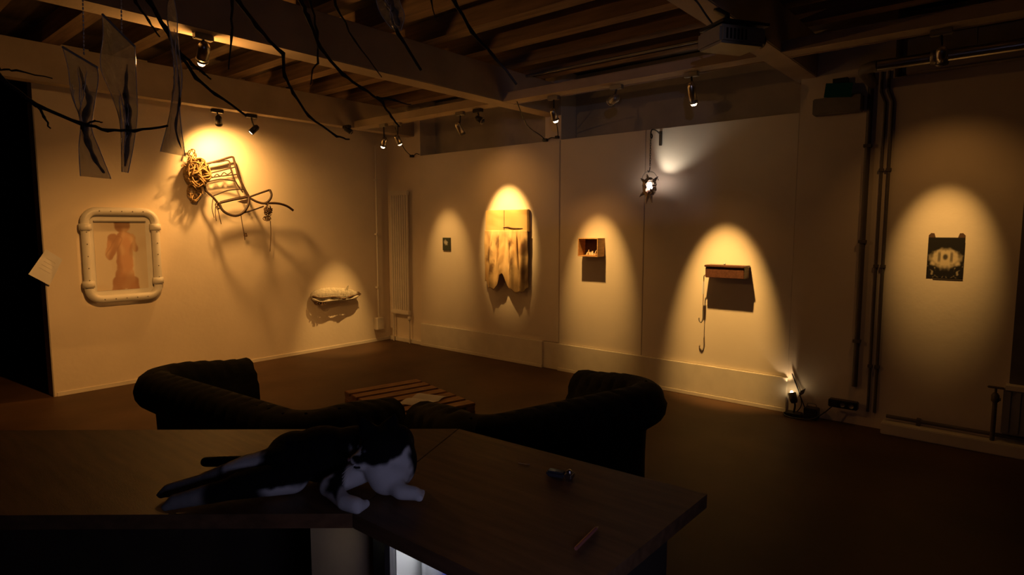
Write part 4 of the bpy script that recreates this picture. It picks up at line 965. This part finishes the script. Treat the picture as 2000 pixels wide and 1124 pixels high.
bag('clear plastic bag hanging leftmost, crumpled in the middle', [(0.5990, 2.3360, 2.0620), (0.6050, 2.3190, 1.9980), (0.6090, 2.3170, 1.9160), (0.6240, 2.3030, 1.8370), (0.6150, 2.3020, 1.7530), (0.6110, 2.2920, 1.6630)],
    [(0.6640, 2.2490, 1.9980), (0.6620, 2.2440, 1.9540), (0.6500, 2.2620, 1.8680), (0.6460, 2.2730, 1.8060), (0.6570, 2.2490, 1.7420), (0.6730, 2.2180, 1.6540)], (0.6530, 2.2850, 2.3570), (0.6400, 2.2840, 2.0360), 1, B1)
B2 = (0.7280, 2.2410, 1.9330)
bag('clear plastic bag hanging second from left with pointed upper corner', [(0.6970, 2.2830, 2.1740), (0.6970, 2.2890, 2.1090), (0.6880, 2.3010, 2.0150), (0.7030, 2.2710, 1.9300), (0.7150, 2.2430, 1.8350), (0.7070, 2.2280, 1.6790)],
    [(0.7560, 2.1970, 2.0710), (0.7570, 2.2040, 2.0120), (0.7560, 2.2050, 1.9170), (0.7510, 2.2010, 1.8440), (0.7360, 2.2050, 1.7540), (0.7200, 2.2130, 1.6760)], (0.7370, 2.2180, 2.3660), (0.7320, 2.2320, 2.1130), 5, B2)
B3 = (0.8090, 2.0410, 1.9650)
bag('narrow clear plastic bag hanging third from left, seen edge-on', [(0.8160, 2.0710, 2.2190), (0.8060, 2.0710, 2.1450), (0.8100, 2.0580, 2.0830), (0.8090, 2.0410, 1.9650), (0.7930, 2.0450, 1.8630), (0.7630, 2.0610, 1.7350)],
    [(0.8240, 2.0610, 2.2190), (0.8270, 2.0470, 2.1450), (0.8230, 2.0420, 2.0830), (0.8230, 2.0250, 1.9650), (0.8110, 2.0230, 1.8630), (0.8110, 2.0010, 1.7200)], (0.8350, 2.1020, 2.3660), (0.8200, 2.0660, 2.2220), 9, B3, .02, .014)
B4 = (1.3600, 1.6600, 2.2220)
bag('dark glittering bag at the top centre among the twigs', [(1.3240, 1.7230, 2.3580), (1.3240, 1.7080, 2.2560), (1.3320, 1.6910, 2.2050), (1.3500, 1.6620, 2.1610)], [(1.3680, 1.6710, 2.3580), (1.3740, 1.6490, 2.2560), (1.3810, 1.6330, 2.2050), (1.3700, 1.6390, 2.1540)], None, None, 14, B4, .02, .016)
def pod(label, pts, rad, nm='dried_pod'):
    c = pts[len(pts)//2]; t = thing(nm, label, 'seed pod', c, group='dried pods inside the bags')
    P = smooth_path(rel(pts, c), 6); n = len(P); rnd = random.Random(n+int(c[0]*999))
    obj('husk', MB().tube(P, [rad*(.25+.75*math.sin(math.pi*min(1, (i+1)/(n+1))))*(1+.25*math.sin(i*1.3)) for i in range(n)], 8), pod_m, t)
    obj('stalk', MB().tube([P[0], P[0]+(P[0]-P[2])*1.2], [rad*.3, rad*.12], 6), pod_m, t)
pod('long dark dried pod inside the leftmost bag', [(0.6310, 2.2950, 1.9870), (0.6380, 2.2870, 1.9400), (0.6460, 2.2790, 1.8980), (0.6330, 2.2920, 1.8380), (0.6330, 2.2840, 1.7820), (0.6440, 2.2610, 1.7180), (0.6600, 2.2360, 1.6730)], .010)
pod('grey-brown dried pod inside the second bag', [(0.7410, 2.2350, 1.9980), (0.7340, 2.2330, 1.9250), (0.7340, 2.2230, 1.8600), (0.7270, 2.2190, 1.7780), (0.7150, 2.2210, 1.6970)], .010)
pod('slim brown dried pod inside the edge-on bag', [(0.8160, 2.0320, 1.9650), (0.8120, 2.0260, 1.8860), (0.7990, 2.0300, 1.8080), (0.8050, 2.0120, 1.7450)], .004)
pod('black glossy dried pod inside the glittering bag', [(1.3390, 1.6980, 2.3070), (1.3510, 1.6740, 2.2480), (1.3610, 1.6560, 2.2050), (1.3650, 1.6460, 2.1680)], .014)
